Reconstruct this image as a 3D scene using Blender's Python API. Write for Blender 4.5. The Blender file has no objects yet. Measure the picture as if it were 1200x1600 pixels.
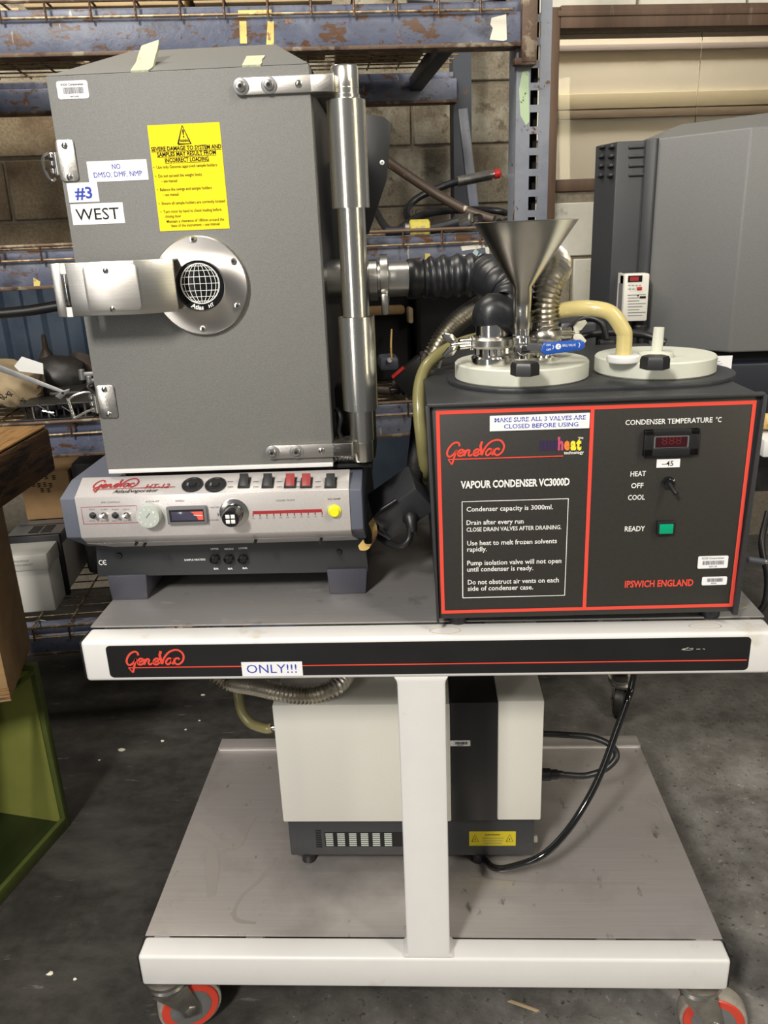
import bpy, bmesh, math, random
from mathutils import Vector as V, Matrix as M
random.seed(4)
S = bpy.context.scene
COL = S.collection
R = math.radians

# ---------------------------------------------------------------- camera
CAM = V((0.0123, -0.9775, 1.3016)); FPX = 1247.0
_y, _p, _r = R(3.198), R(19.098), R(2.348)
FW = V((-math.sin(_y)*math.cos(_p), math.cos(_y)*math.cos(_p), -math.sin(_p)))
_rt = V((math.cos(_y), math.sin(_y), 0)); _up = _rt.cross(FW)
RT = math.cos(_r)*_rt - math.sin(_r)*_up; UP = math.sin(_r)*_rt + math.cos(_r)*_up
cd = bpy.data.cameras.new('camera'); cam = bpy.data.objects.new('camera', cd); COL.objects.link(cam)
cd.sensor_fit = 'HORIZONTAL'; cd.sensor_width = 36; cd.lens = FPX/1200*36; cd.clip_start = .05
cam.matrix_world = M.Translation(CAM) @ M((RT, UP, -FW)).transposed().to_4x4()
S.camera = cam
# ---------------------------------------------------------------- world, lights, exposure
wd = bpy.data.worlds.new('world'); S.world = wd; wd.use_nodes = True
wd.node_tree.nodes['Background'].inputs[0].default_value = (.95, .97, 1, 1)
wd.node_tree.nodes['Background'].inputs[1].default_value = .15
def area(name, loc, tgt, sx, sy, power, col):
    l = bpy.data.lights.new(name, 'AREA'); l.shape = 'RECTANGLE'; l.size = sx; l.size_y = sy; l.energy = power; l.color = col
    o = bpy.data.objects.new(name, l); COL.objects.link(o); o.location = loc
    o.rotation_euler = (V(tgt)-V(loc)).to_track_quat('-Z', 'Y').to_euler(); return o
area('ceiling_lamp_light', (-1.1, -2.5, 3.0), (-.1, .2, .9), .35, .6, 119, (1, .95, .87))
area('side_lamp_light', (1.9, -1.6, 3.2), (.5, .4, .4), .3, 1.6, 52, (1, .93, .80))
area('left_streak_light', (-1.55, -2.75, 1.55), (-.08, .12, 1.25), .16, 1.9, 16, (1, .97, .92))  # added tall lamp out of view, draws a streak on the steel tubes
area('right_streak_light', (2.5, -1.45, 1.5), (-.08, .12, 1.25), .10, 1.9, 11, (1, .88, .58))  # added narrow yellow lamp, unseen, for the tubes' right-hand streak
area('rack_lamp_light', (-.9, .4, 3.3), (-.3, 2.2, 1.3), 1.6, .4, 60, (1, .93, .80))
area('far_room_light', (1.1, 2.50, 2.85), (1.1, 3.0, 1.6), 1.6, .25, 40, (1, .93, .82))
S.view_settings.view_transform = 'Standard'; S.view_settings.look = 'None'
S.view_settings.exposure = 0; S.view_settings.gamma = 1; S.view_settings.use_curve_mapping = False

# ---------------------------------------------------------------- frames: a place and a turn about z in which a group is authored
def frame(x, y, z, deg): return M.Translation((x, y, z)) @ M.Rotation(R(deg), 4, 'Z')
WORLD = M.Identity(4)
EV = frame(-.28, .135, 0, 1.3)      # evaporator
CN = frame(.224, .02, 0, 1.1)       # condenser
RK = frame(0, 1.1, 0, 8)            # storage rack
WL = frame(0, 2.12, 0, 9)           # back wall
CUR = [WORLD]
def use(f): CUR[0] = f
def at(px, py, x=None, y=None, z=None):
    "point of the current frame where the line of sight through a photo pixel meets a plane of that frame"
    Fi = CUR[0].inverted(); o = Fi @ CAM
    d = Fi.to_3x3() @ (FW + RT*((px-600)/FPX) - UP*((py-800)/FPX))
    if x is not None: t = (x-o.x)/d.x
    elif y is not None: t = (y-o.y)/d.y
    else: t = (z-o.z)/d.z
    return o + d*t

# ---------------------------------------------------------------- materials
MATS = {}
def mat(name, col, rough=.5, metal=0, spots=None, grain=None, bump=None, emit=None, trans=0, coat=0, alpha=None):
    """spots: list of (colour, scale, lo, hi[, stretch]) noise patches; grain: (amount, scale, stretch) value change; bump: (strength, scale, stretch)"""
    if name in MATS: return MATS[name]
    m = bpy.data.materials.new(name); m.use_nodes = True; nt = m.node_tree; N = nt.nodes; L = nt.links
    b = N['Principled BSDF']; b.inputs['Roughness'].default_value = rough; b.inputs['Metallic'].default_value = metal
    b.inputs['Base Color'].default_value = (*col, 1)
    if trans: b.inputs['Transmission Weight'].default_value = trans; b.inputs['IOR'].default_value = 1.4
    if coat: b.inputs['Coat Weight'].default_value = coat; b.inputs['Coat Roughness'].default_value = .1
    if emit: b.inputs['Emission Color'].default_value = (*emit[0], 1); b.inputs['Emission Strength'].default_value = emit[1]
    tc = N.new('ShaderNodeTexCoord')
    def noise(scale, st=(1, 1, 1), det=6, off=0):
        mp = N.new('ShaderNodeMapping'); mp.inputs['Scale'].default_value = st; mp.inputs['Location'].default_value = (off, off*1.7, off*.6)
        L.new(tc.outputs['Object'], mp.inputs[0])
        n = N.new('ShaderNodeTexNoise'); n.inputs['Scale'].default_value = scale; n.inputs['Detail'].default_value = det; n.inputs['Roughness'].default_value = .62
        L.new(mp.outputs[0], n.inputs['Vector']); return n.outputs['Fac']
    cur = None
    if grain:
        f = noise(grain[1], grain[2] if len(grain) > 2 else (1, 1, 1), 4)
        mr = N.new('ShaderNodeMapRange'); mr.inputs[1].default_value = .3; mr.inputs[2].default_value = .7
        mr.inputs[3].default_value = 1-grain[0]; mr.inputs[4].default_value = 1+grain[0]; L.new(f, mr.inputs[0])
        mx = N.new('ShaderNodeVectorMath'); mx.operation = 'SCALE'; mx.inputs[0].default_value = col; L.new(mr.outputs[0], mx.inputs['Scale'])
        cur = mx.outputs[0]
    rc = None
    for i, s in enumerate(spots or []):
        f = noise(s[1], s[4] if len(s) > 4 else (1, 1, 1), 8, 3.1*i+1)
        mr = N.new('ShaderNodeMapRange'); mr.inputs[1].default_value = s[2]; mr.inputs[2].default_value = s[3]; L.new(f, mr.inputs[0])
        mx = N.new('ShaderNodeMix'); mx.data_type = 'RGBA'; L.new(mr.outputs[0], mx.inputs[0])
        if cur is None: mx.inputs[6].default_value = (*col, 1)
        else: L.new(cur, mx.inputs[6])
        mx.inputs[7].default_value = (*s[0], 1); cur = mx.outputs[2]
    if cur is not None: L.new(cur, b.inputs['Base Color'])
    if bump:
        f = noise(bump[1], bump[2] if len(bump) > 2 else (1, 1, 1), 5, .5)
        bp = N.new('ShaderNodeBump'); bp.inputs['Strength'].default_value = bump[0]; bp.inputs['Distance'].default_value = .002
        L.new(f, bp.inputs['Height']); L.new(bp.outputs[0], b.inputs['Normal'])
    MATS[name] = m; return m
RUST = (.10, .045, .02); RUSTL = (.30, .14, .05)
mat('door_paint', (.168, .168, .160), .55, 0, grain=(.16, 900), bump=(.25, 700))
mat('roof_paint', (.135, .135, .13), .5, 0, grain=(.1, 700), bump=(.2, 600))
mat('dark_paint', (.030, .032, .035), .42, 0, grain=(.15, 600), bump=(.15, 600))
mat('foot_paint', (.050, .050, .066), .45, 0, grain=(.1, 500))
mat('cap_paint', (.105, .115, .15), .45, 0, grain=(.14, 900), bump=(.2, 700))
mat('black', (.012, .012, .013), .4)
mat('black_gloss', (.006, .006, .007), .12, coat=.5)
mat('matte_black', (.006, .006, .006), .8)
mat('rubber', (.014, .015, .018), .36, 0, grain=(.3, 30), bump=(.25, 60))
mat('steel', (.62, .60, .56), .30, 1, grain=(.08, 12, (1, 1, 60)), bump=(.08, 60, (30, 30, 1)))
mat('tube_steel', (.66, .63, .57), .26, 1, grain=(.07, 10, (20, 20, 1)), bump=(.05, 80, (12, 12, 1)))
mat('plate_steel', (.60, .57, .53), .36, 1, grain=(.08, 14, (1, 1, 40)), bump=(.06, 50, (1, 1, 30)))
mat('panel_steel', (.66, .625, .615), .36, .45, grain=(.04, 400), bump=(.12, 500))
mat('chrome', (.72, .70, .66), .16, 1)
mat('chrome_worn', (.52, .50, .46), .3, 1, grain=(.2, 60), bump=(.2, 60))
mat('table_steel', (.40, .385, .38), .38, .6, grain=(.07, 9, (1, 60, 1)), bump=(.10, 40, (1, 40, 1)),
    spots=[((.20, .19, .185), 7, .56, .66), ((.5, .48, .47), 18, .62, .7, (1, 3, 1))])
mat('shelf_steel', (.50, .465, .45), .36, .55, grain=(.05, 6, (1, 40, 1)), bump=(.10, 30, (1, 40, 1)),
    spots=[((.36, .33, .315), 4, .5, .68), ((.22, .20, .185), 15, .63, .7, (2, 1, 1))])
mat('white_paint', (.70, .69, .68), .38, 0, grain=(.02, 20), spots=[((.55, .50, .42), 9, .64, .74)])
mat('cream_paint', (.66, .645, .59), .5, 0, grain=(.02, 300), bump=(.1, 400))
mat('white_label', (.80, .80, .82), .45)
mat('yellow_label', (.86, .69, .02), .4)
mat('dull_yellow_label', (.55, .45, .03), .5)
mat('blue_ink', (.045, .075, .42), .5)
mat('black_ink', (.012, .012, .012), .5)
mat('grey_ink', (.16, .16, .17), .5)
mat('yellow_ink', (.9, .72, .05), .5); mat('orange_ink', (.75, .22, .04), .5); mat('pink_ink', (.55, .08, .16), .5); mat('violet_ink', (.040, .026, .075), .5)
mat('white_ink', (.78, .78, .76), .5)
mat('red_ink', (.72, .075, .05), .4)
mat('dark_red_ink', (.32, .03, .035), .4)
mat('panel_black', (.030, .028, .025), .42, grain=(.1, 200))
mat('poly', (.60, .61, .53), .38, 0, grain=(.03, 40)); MATS['poly'].node_tree.nodes['Principled BSDF'].inputs['Subsurface Weight'].default_value = .15
MATS['poly'].node_tree.nodes['Principled BSDF'].inputs['Subsurface Radius'].default_value = (.01, .01, .008)
mat('white_plastic', (.82, .82, .80), .35)
mat('silicone', (.58, .48, .20), .25, 0, grain=(.08, 20), coat=.3)
mat('old_silicone', (.24, .215, .09), .3, 0, grain=(.1, 15), coat=.2)
mat('blue_grip', (.02, .09, .42), .3)
mat('yellow_button', (.80, .76, .02), .3)
mat('green_lens', (.0, .30, .15), .2, emit=((.0, .5, .25), .06))
mat('red_lens', (.035, .006, .009), .12); mat('red_rocker', (.28, .035, .035), .35)
mat('lcd', (.06, .055, .09), .1)
mat('lcd_red', (.75, .12, .08), .3)
mat('knob_grey', (.46, .50, .46), .4)
mat('rust_blue', (.095, .110, .170), .42, 0, spots=[((.17, .19, .26), 5, .48, .62), ((.05, .055, .08), 9, .54, .66, (1, 1, 2)), (RUST, 19, .56, .60, (1, 1, 2.2)), (RUST, 60, .62, .66), ((.42, .40, .34), 26, .665, .69, (2.5, 1, .5)), (RUSTL, 34, .66, .69)], bump=(.5, 60))
mat('pale_blue', (.21, .225, .265), .42, 0, spots=[((.14, .155, .20), 6, .45, .65), (RUST, 18, .645, .67), ((.10, .10, .11), 40, .64, .68)], bump=(.4, 60))
mat('dark_blue_steel', (.035, .042, .06), .5, 0, spots=[(RUST, 16, .63, .67)], bump=(.3, 50))
mat('rusty_steel', (.13, .085, .06), .65, .3, spots=[((.27, .22, .16), 25, .52, .6), ((.06, .03, .02), 14, .55, .62)], bump=(.6, 90))
mat('wire', (.24, .17, .10), .5, .6, spots=[((.48, .38, .24), 40, .5, .6), ((.09, .05, .03), 26, .55, .62)])
mat('dark_wire', (.06, .045, .035), .5, .5, spots=[((.14, .10, .07), 40, .5, .6)])
mat('block', (.27, .235, .175), .85, 0, grain=(.28, 120), spots=[((.12, .085, .05), 3.0, .50, .68), ((.40, .38, .31), 5, .56, .68), ((.14, .11, .075), 26, .56, .66)], bump=(.8, 90))
mat('block_brown', (.30, .235, .15), .85, 0, grain=(.3, 100), spots=[((.14, .09, .05), 3.2, .47, .65), ((.38, .31, .21), 6, .56, .7)], bump=(.8, 90))  # browner blocks low at the left
mat('mortar', (.25, .215, .165), .9, 0, grain=(.2, 60))
mat('white_block', (.68, .66, .58), .7, 0, grain=(.04, 30), spots=[((.34, .33, .30), 7, .60, .68)], bump=(.6, 50))
mat('floor_mat', (.026, .024, .021), .5, 0, grain=(.4, 30), spots=[((.055, .052, .047), 3.0, .48, .68, (1, 3, 1)), ((.012, .011, .009), 4.0, .52, .66), ((.12, .115, .105), 14, .64, .72, (1, 3.5, 1)), ((.28, .27, .25), 70, .72, .76)], bump=(.6, 40))
mat('wood_trim', (.11, .065, .04), .6, 0, grain=(.25, 20, (1, 1, .1)), spots=[((.22, .16, .10), 8, .6, .7, (3, 3, .3))], bump=(.3, 40, (1, 1, .1)))
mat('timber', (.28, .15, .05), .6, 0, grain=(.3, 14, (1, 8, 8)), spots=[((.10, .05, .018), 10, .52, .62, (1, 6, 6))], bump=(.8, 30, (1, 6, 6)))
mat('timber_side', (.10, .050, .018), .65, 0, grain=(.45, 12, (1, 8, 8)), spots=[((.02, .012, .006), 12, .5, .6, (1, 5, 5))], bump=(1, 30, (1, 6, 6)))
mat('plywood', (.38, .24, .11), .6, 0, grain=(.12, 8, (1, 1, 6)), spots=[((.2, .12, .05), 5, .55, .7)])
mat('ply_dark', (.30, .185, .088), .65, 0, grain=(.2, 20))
mat('cardboard', (.33, .20, .09), .8, 0, grain=(.1, 20))
mat('kraft', (.42, .32, .19), .75, 0, grain=(.15, 12), spots=[((.27, .18, .09), 9, .55, .65)], bump=(1, 18))
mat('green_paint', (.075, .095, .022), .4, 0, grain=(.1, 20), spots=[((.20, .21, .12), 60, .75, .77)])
mat('green_lit', (.20, .215, .05), .4, 0, grain=(.06, 12), spots=[((.36, .38, .22), 70, .76, .78)])
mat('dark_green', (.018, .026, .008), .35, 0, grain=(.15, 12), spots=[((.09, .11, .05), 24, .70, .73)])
mat('blue_panel', (.035, .055, .095), .5, 0, spots=[((.055, .08, .12), 4, .5, .6), ((.15, .19, .22), 30, .72, .74)], bump=(.3, 20))
mat('grey_metal', (.28, .28, .28), .42, .6, grain=(.15, 30))
mat('dark_metal', (.045, .043, .042), .45, .6, grain=(.3, 30), bump=(.4, 50))
mat('oily_brown', (.07, .05, .038), .5, .3, grain=(.3, 20), bump=(.8, 30))
mat('machine_grey', (.150, .152, .152), .5, 0, grain=(.12, 700), bump=(.2, 600))
mat('machine_dark', (.032, .034, .038), .45, 0, grain=(.15, 700), bump=(.2, 600))
mat('navy_black', (.010, .012, .020), .4)
mat('hose_brown', (.055, .035, .022), .5, 0, spots=[((.45, .40, .32), 40, .66, .70)])
mat('coupler_yellow', (.46, .39, .06), .45, 0, spots=[((.3, .25, .1), 60, .52, .6)])
mat('red_plastic', (.5, .02, .02), .35)
mat('tape', (.48, .50, .34), .55, 0, grain=(.12, 300), bump=(.9, 200), spots=[((.45, .33, .10), 60, .6, .68)])
mat('tape_old', (.60, .42, .14), .55, 0, spots=[((.30, .16, .06), 40, .55, .65)])
mat('tape_pale', (.72, .70, .60), .6, 0, spots=[((.50, .27, .07), 18, .58, .66)])
mat('yellow_paint', (.72, .58, .17), .5, 0, spots=[((.30, .16, .06), 40, .58, .64)])
mat('pu_red', (.62, .06, .035), .35)
mat('board_cream', (.74, .68, .56), .8, 0, grain=(.03, 6), spots=[((.60, .52, .38), 2, .5, .7)])
mat('band_mauve', (.40, .34, .31), .7); mat('band_yellow', (.58, .50, .33), .7); mat('band_brown', (.25, .19, .13), .7)
mat('plywood_light', (.50, .37, .20), .7, 0, grain=(.12, 12, (1, 1, 8)), spots=[((.16, .34, .5), 5.5, .68, .71)])
mat('dim_digits', (.11, .012, .014), .4)
mat('smear', (.29, .265, .25), .5, .2)
for n_ in list(MATS):
    if n_.endswith('_ink') or n_.endswith('_label'):
        q_ = MATS[n_].node_tree.nodes['Principled BSDF']; q_.inputs['Roughness'].default_value = .7; q_.inputs['Specular IOR Level'].default_value = .15
mat('hose_steel', (.58, .55, .48), .34, 1)
mat('green_mark', (.40, .52, .33), .5, 0, spots=[(RUST, 50, .60, .64)])
mat('flower', (.42, .56, .56), .6)
def aniso(name, amt, axis=None, vec=None):
    nt = MATS[name].node_tree; b = nt.nodes['Principled BSDF']; b.inputs['Anisotropic'].default_value = amt
    if axis:
        t = nt.nodes.new('ShaderNodeTangent'); t.direction_type = 'RADIAL'; t.axis = axis; nt.links.new(t.outputs[0], b.inputs['Tangent'])
    else:
        t = nt.nodes.new('ShaderNodeCombineXYZ')
        for i in range(3): t.inputs[i].default_value = vec[i]
        nt.links.new(t.outputs[0], b.inputs['Tangent'])
mat('column_steel', (.80, .77, .69), .20, 1, grain=(.05, 8, (20, 20, 1))); aniso('column_steel', .6, axis='Z')
mat('funnel_steel', (.72, .69, .62), .20, 1); aniso('funnel_steel', .8, axis='Z')
mat('tread', (.30, .27, .23), .6, 0, grain=(.2, 60))
aniso('shelf_steel', .8, vec=(1, 0, 0)); aniso('table_steel', .7, vec=(1, 0, 0))
gm = mat('glass', (.9, .9, .88), .02, 0, trans=1); gm.node_tree.nodes['Principled BSDF'].inputs['IOR'].default_value = 1.2

# ---------------------------------------------------------------- mesh builder
def smooth_path(pts, n=8):
    pts = [V(p) for p in pts]
    if len(pts) < 3: return pts
    P = [2*pts[0]-pts[1]] + pts + [2*pts[-1]-pts[-2]]; out = []
    for i in range(1, len(P)-2):
        a, b, c, d = P[i-1], P[i], P[i+1], P[i+2]
        for k in range(n):
            t = k/n
            out.append(.5*((2*b)+(-a+c)*t+(2*a-5*b+4*c-d)*t*t+(-a+3*b-3*c+d)*t**3))
    out.append(P[-2]); return out
class MB:
    def __init__(s): s.bm = bmesh.new(); s.ms = []
    def mi(s, m):
        if m not in s.ms: s.ms.append(m)
        return s.ms.index(m)
    def _m(s, faces, m):
        i = s.mi(m)
        for f in faces: f.material_index = i
    def poly(s, vs, fs, m, bev=0, seg=2):
        v = [s.bm.verts.new(p) for p in vs]; F = [s.bm.faces.new([v[i] for i in f]) for f in fs]
        s._m(F, m)
        if len(F) > 1: bmesh.ops.recalc_face_normals(s.bm, faces=F)
        if bev:
            E = list({e for f in F for e in f.edges})
            r = bmesh.ops.bevel(s.bm, geom=E, offset=bev, segments=seg, affect='EDGES', profile=.5, clamp_overlap=True)
            s._m(r['faces'], m)
        return s
    def box(s, x0, x1, y0, y1, z0, z1, m, bev=0, seg=2):
        vs = [(x, y, z) for z in (z0, z1) for y in (y0, y1) for x in (x0, x1)]
        return s.poly(vs, [(0, 1, 3, 2), (4, 5, 7, 6), (0, 1, 5, 4), (1, 3, 7, 5), (3, 2, 6, 7), (2, 0, 4, 6)], m, bev, seg)
    def prism(s, pts, ax, a, b, m, bev=0, seg=2):
        def P(u, v, w): return {'y': (u, w, v), 'z': (u, v, w), 'x': (w, u, v)}[ax]
        n = len(pts); vs = [P(u, v, a) for u, v in pts]+[P(u, v, b) for u, v in pts]
        fs = [tuple(range(n)), tuple(range(n, 2*n))]+[(i, (i+1) % n, n+(i+1) % n, n+i) for i in range(n)]
        return s.poly(vs, fs, m, bev, seg)
    def lathe(s, prof, o, ax, m, seg=28, caps=True):
        ax = V(ax).normalized(); u = ax.orthogonal().normalized(); w = ax.cross(u); o = V(o); rings = []
        for r, h in prof:
            rings.append([s.bm.verts.new(o+ax*h+(u*math.cos(2*math.pi*k/seg)+w*math.sin(2*math.pi*k/seg))*max(r, 1e-5)) for k in range(seg)])
        F = [s.bm.faces.new((a[k], a[(k+1) % seg], b[(k+1) % seg], b[k])) for a, b in zip(rings, rings[1:]) for k in range(seg)]
        if caps: F += [s.bm.faces.new(rings[0]), s.bm.faces.new(rings[-1])]
        s._m(F, m); bmesh.ops.recalc_face_normals(s.bm, faces=F); return s
    def cyl(s, p0, p1, r, m, r1=None, seg=24, bev=0):
        p0, p1 = V(p0), V(p1); h = (p1-p0).length; r1 = r if r1 is None else r1
        pr = [(r, 0), (r1, h)] if not bev else [(r-bev, 0), (r, bev), (r1, h-bev), (r1-bev, h)]
        return s.lathe(pr, p0, p1-p0, m, seg)
    def tube(s, pts, r, m, seg=12, n=8, smooth=True, step=None):
        P = smooth_path(pts, n) if smooth else [V(p) for p in pts]
        if step:
            Q = [P[0]]; acc = 0; L = [0]
            for a, b in zip(P, P[1:]): L.append(L[-1]+(b-a).length)
            N = max(2, int(L[-1]/step)); Q = []; j = 0
            for i in range(N+1):
                d = L[-1]*i/N
                while j < len(L)-2 and L[j+1] < d: j += 1
                t = (d-L[j])/max(1e-9, L[j+1]-L[j]); Q.append(P[j].lerp(P[j+1], t))
            P = Q
        T = [(P[min(i+1, len(P)-1)]-P[max(i-1, 0)]).normalized() for i in range(len(P))]
        u = T[0].orthogonal().normalized(); rings = []; d = 0
        for i, p in enumerate(P):
            if i: d += (p-P[i-1]).length
            u = (u-T[i]*u.dot(T[i])).normalized(); w = T[i].cross(u); rr = r(d, i) if callable(r) else r
            rings.append([s.bm.verts.new(p+(u*math.cos(2*math.pi*k/seg)+w*math.sin(2*math.pi*k/seg))*rr) for k in range(seg)])
        F = [s.bm.faces.new((a[k], a[(k+1) % seg], b[(k+1) % seg], b[k])) for a, b in zip(rings, rings[1:]) for k in range(seg)]
        F += [s.bm.faces.new(rings[0]), s.bm.faces.new(rings[-1])]
        s._m(F, m); bmesh.ops.recalc_face_normals(s.bm, faces=F); return s
    def ribbon(s, pts, w, y, m, n=6, smooth=True, thick=.0003):
        "flat stroke in the x-z plane at depth y (faces -y)"
        P = smooth_path([V((p[0], 0, p[1])) for p in pts], n) if smooth else [V((p[0], 0, p[1])) for p in pts]
        A = []; B = []
        for i, p in enumerate(P):
            t = (P[min(i+1, len(P)-1)]-P[max(i-1, 0)]).normalized(); nn = V((t.z, 0, -t.x))
            A.append(s.bm.verts.new((p.x+nn.x*w/2, y, p.z+nn.z*w/2))); B.append(s.bm.verts.new((p.x-nn.x*w/2, y, p.z-nn.z*w/2)))
        F = [s.bm.faces.new((A[i], A[i+1], B[i+1], B[i])) for i in range(len(P)-1)]
        s._m(F, m); return s
    def xf(s, mtx): bmesh.ops.transform(s.bm, matrix=mtx, verts=s.bm.verts); return s
    def join(s, bm2, m):
        me = bpy.data.meshes.new('t'); bm2.to_mesh(me); n = len(s.bm.faces); s.bm.from_mesh(me); bpy.data.meshes.remove(me)
        s.bm.faces.ensure_lookup_table(); s._m([s.bm.faces[i] for i in range(n, len(s.bm.faces))], m); return s
WM = {}
def tag(o, label=None, cat=None, group=None, kind=None):
    for k, v in (('label', label), ('category', cat), ('group', group), ('kind', kind)):
        if v: o[k] = v
    return o
def thing(name, label, cat, loc=(0, 0, 0), group=None, kind=None):
    o = bpy.data.objects.new(name, None); COL.objects.link(o); o.empty_display_size = .05
    m = CUR[0] @ M.Translation(loc); o.matrix_world = m; WM[o.name] = m
    return tag(o, label, cat, group, kind)
def obj(name, mb, parent=None, label=None, cat=None, group=None, kind=None, loc=None, angle=38):
    "link a built mesh as one object; it was authored in the current frame"
    if parent is not None: base = WM[parent.name]
    else:
        if loc is None:
            zs = [v.co for v in mb.bm.verts]
            lo = [min(c[i] for c in zs) for i in range(3)]; hi = [max(c[i] for c in zs) for i in range(3)]
            loc = ((lo[0]+hi[0])/2, (lo[1]+hi[1])/2, lo[2])
        base = CUR[0] @ M.Translation(loc)
    mb.bm.transform(base.inverted() @ CUR[0])
    me = bpy.data.meshes.new(name); mb.bm.to_mesh(me); mb.bm.free()
    for m in mb.ms: me.materials.append(MATS[m])
    me.polygons.foreach_set('use_smooth', [True]*len(me.polygons)); me.set_sharp_from_angle(angle=R(angle))
    o = bpy.data.objects.new(name, me); COL.objects.link(o)
    if parent is not None: o.parent = parent
    else: o.matrix_world = base
    WM[o.name] = base
    return tag(o, label, cat, group, kind)
def place(name, me, parent, mtx, label=None):
    "another object sharing a mesh, put at mtx of the parent's space"
    o = bpy.data.objects.new(name, me); COL.objects.link(o); o.parent = parent
    o.matrix_local = mtx; WM[o.name] = WM[parent.name] @ mtx; return o
def shared(mb, name):
    me = bpy.data.meshes.new(name); mb.bm.to_mesh(me); mb.bm.free()
    for m in mb.ms: me.materials.append(MATS[m])
    me.polygons.foreach_set('use_smooth', [True]*len(me.polygons)); me.set_sharp_from_angle(angle=R(38)); return me

# ---------------------------------------------------------------- lettering
def text_bm(s, bold=0.0, shear=0.0):
    c = bpy.data.curves.new('t', 'FONT'); c.body = s; c.offset = bold; c.shear = shear; c.resolution_u = 2; c.extrude = 0
    o = bpy.data.objects.new('t', c); me = bpy.data.meshes.new_from_object(o)
    bm = bmesh.new(); bm.from_mesh(me); bpy.data.meshes.remove(me); bpy.data.objects.remove(o); bpy.data.curves.remove(c); return bm
def put_text(mb, s, x0, x1, z, h, y, m, bold=0.0, shear=0.0, tilt=0, floor=None):
    "text from x0 to x1 on baseline z with capital height h, facing -y at depth y"
    bm = text_bm(s, bold, shear); xs = [v.co.x for v in bm.verts]
    if not xs: return
    a, b = min(xs), max(xs); kx = (x1-x0)/(b-a); kz = h/.729
    for v in bm.verts:
        X = (v.co.x-a)*kx; Z = v.co.y*kz; v.co = (x0+X, y, z+Z+X*tilt)
    mb.join(bm, m)
def lines(mb, rows, y, f=None):
    "rows: (text, px0, px1, baseline py left, cap height px, material, bold) measured on the photo, laid on the plane y of the frame"
    for r in rows:
        s, a, b, py, h, m = r[:6]; bold = r[6] if len(r) > 6 else 0; pyr = r[7] if len(r) > 7 else py
        A = at(a, py, y=y); B = at(b, pyr, y=y); T = at(a, py-h, y=y)
        put_text(mb, s, A.x, B.x, (A.z+B.z)/2, T.z-A.z, y, m, bold)
def logo(mb, x, z, k, y, m, x_end, w=26):
    "cursive wordmark with the looping V and underline; (x, z) is the tip of its tail, k metres per drawing unit"
    def Q(pts): return [(x+(a-225)*k, z+(435-b)*k) for a, b in pts]
    st = [[(325, 190), (322, 155), (288, 137), (232, 160), (182, 222), (165, 285), (187, 325), (228, 312), (268, 272), (290, 238), (268, 300), (246, 370), (226, 430)],
          [(308, 290), (350, 277), (378, 250), (352, 235), (315, 262), (308, 305), (335, 322), (378, 302), (398, 262), (400, 240)],
          [(402, 240), (390, 322)], [(393, 300), (430, 245), (456, 255), (442, 300), (458, 320), (492, 302)],
          [(512, 290), (555, 277), (580, 250), (554, 235), (517, 262), (510, 305), (540, 322), (590, 292)],
          [(618, 132), (612, 160), (600, 190), (606, 250), (614, 318)],
          [(614, 318), (648, 235), (715, 155), (795, 120), (860, 132), (900, 190), (890, 260), (850, 308), (805, 322), (775, 292), (792, 245), (830, 236), (842, 258)],
          [(752, 250), (712, 235), (676, 268), (668, 305), (692, 320), (735, 285), (757, 240), (746, 300), (766, 318)]]
    for i, s in enumerate(st): mb.ribbon(Q(s), w*k*(1.25 if i == 5 else 1), y-.00003*i, m)
    mb.ribbon(Q([(225, 435), (180, 362)]), w*.6*k, y-.0003, m, smooth=False)
    z2 = z+(435-362)*k; mb.ribbon([(x+(175-225)*k, z2), (x_end, z2)], w*.6*k, y-.00035, m, smooth=False)
def barcode(mb, x0, x1, z0, z1, y, m='black_ink', seed=1):
    rd = random.Random(seed); x = x0
    while x < x1:
        w = rd.choice((.4, .7, 1.1))*(x1-x0)/34; mb.box(x, min(x+w, x1), y-.0001, y, z0, z1, m); x += w+rd.choice((.4, .6, .9))*(x1-x0)/34
def screw(mb, x, y, z, r, m='chrome', ax=(0, -1, 0), socket=True):
    a = V(ax); o = V((x, y, z))
    mb.lathe([(r, 0), (r, r*.35), (r*.78, r*.75), (r*.4, r*.8)] if socket else [(r, 0), (r*.9, r*.3), (r*.5, r*.5), (.0001, r*.52)], o, a, m, 16)
    if socket: mb.lathe([(r*.42, r*.81), (r*.40, r*.815)], o, a, 'matte_black', 6)
    else:
        u = a.orthogonal().normalized()
        for t in (u, a.cross(u)):
            p = o+a*r*.50; mb.tube([p-t*r*.55, p+t*r*.55], r*.11, 'matte_black', 4, smooth=False)
def rounded(x0, x1, z0, z1, r, n=5):
    out = []
    for cx, cz, a in ((x1-r, z1-r, 0), (x0+r, z1-r, 90), (x0+r, z0+r, 180), (x1-r, z0+r, 270)):
        out += [(cx+r*math.cos(R(a+90*k/n)), cz+r*math.sin(R(a+90*k/n))) for k in range(n+1)]
    return out
def sticker(parent, name, x0, x1, z0, z1, y, m, th=.0005, r=0):
    b = MB(); b.prism(rounded(x0, x1, z0, z1, r), 'y', y, y-th, m) if r else b.box(x0, x1, y-th, y, z0, z1, m)
    return obj(name, b, parent)

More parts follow.
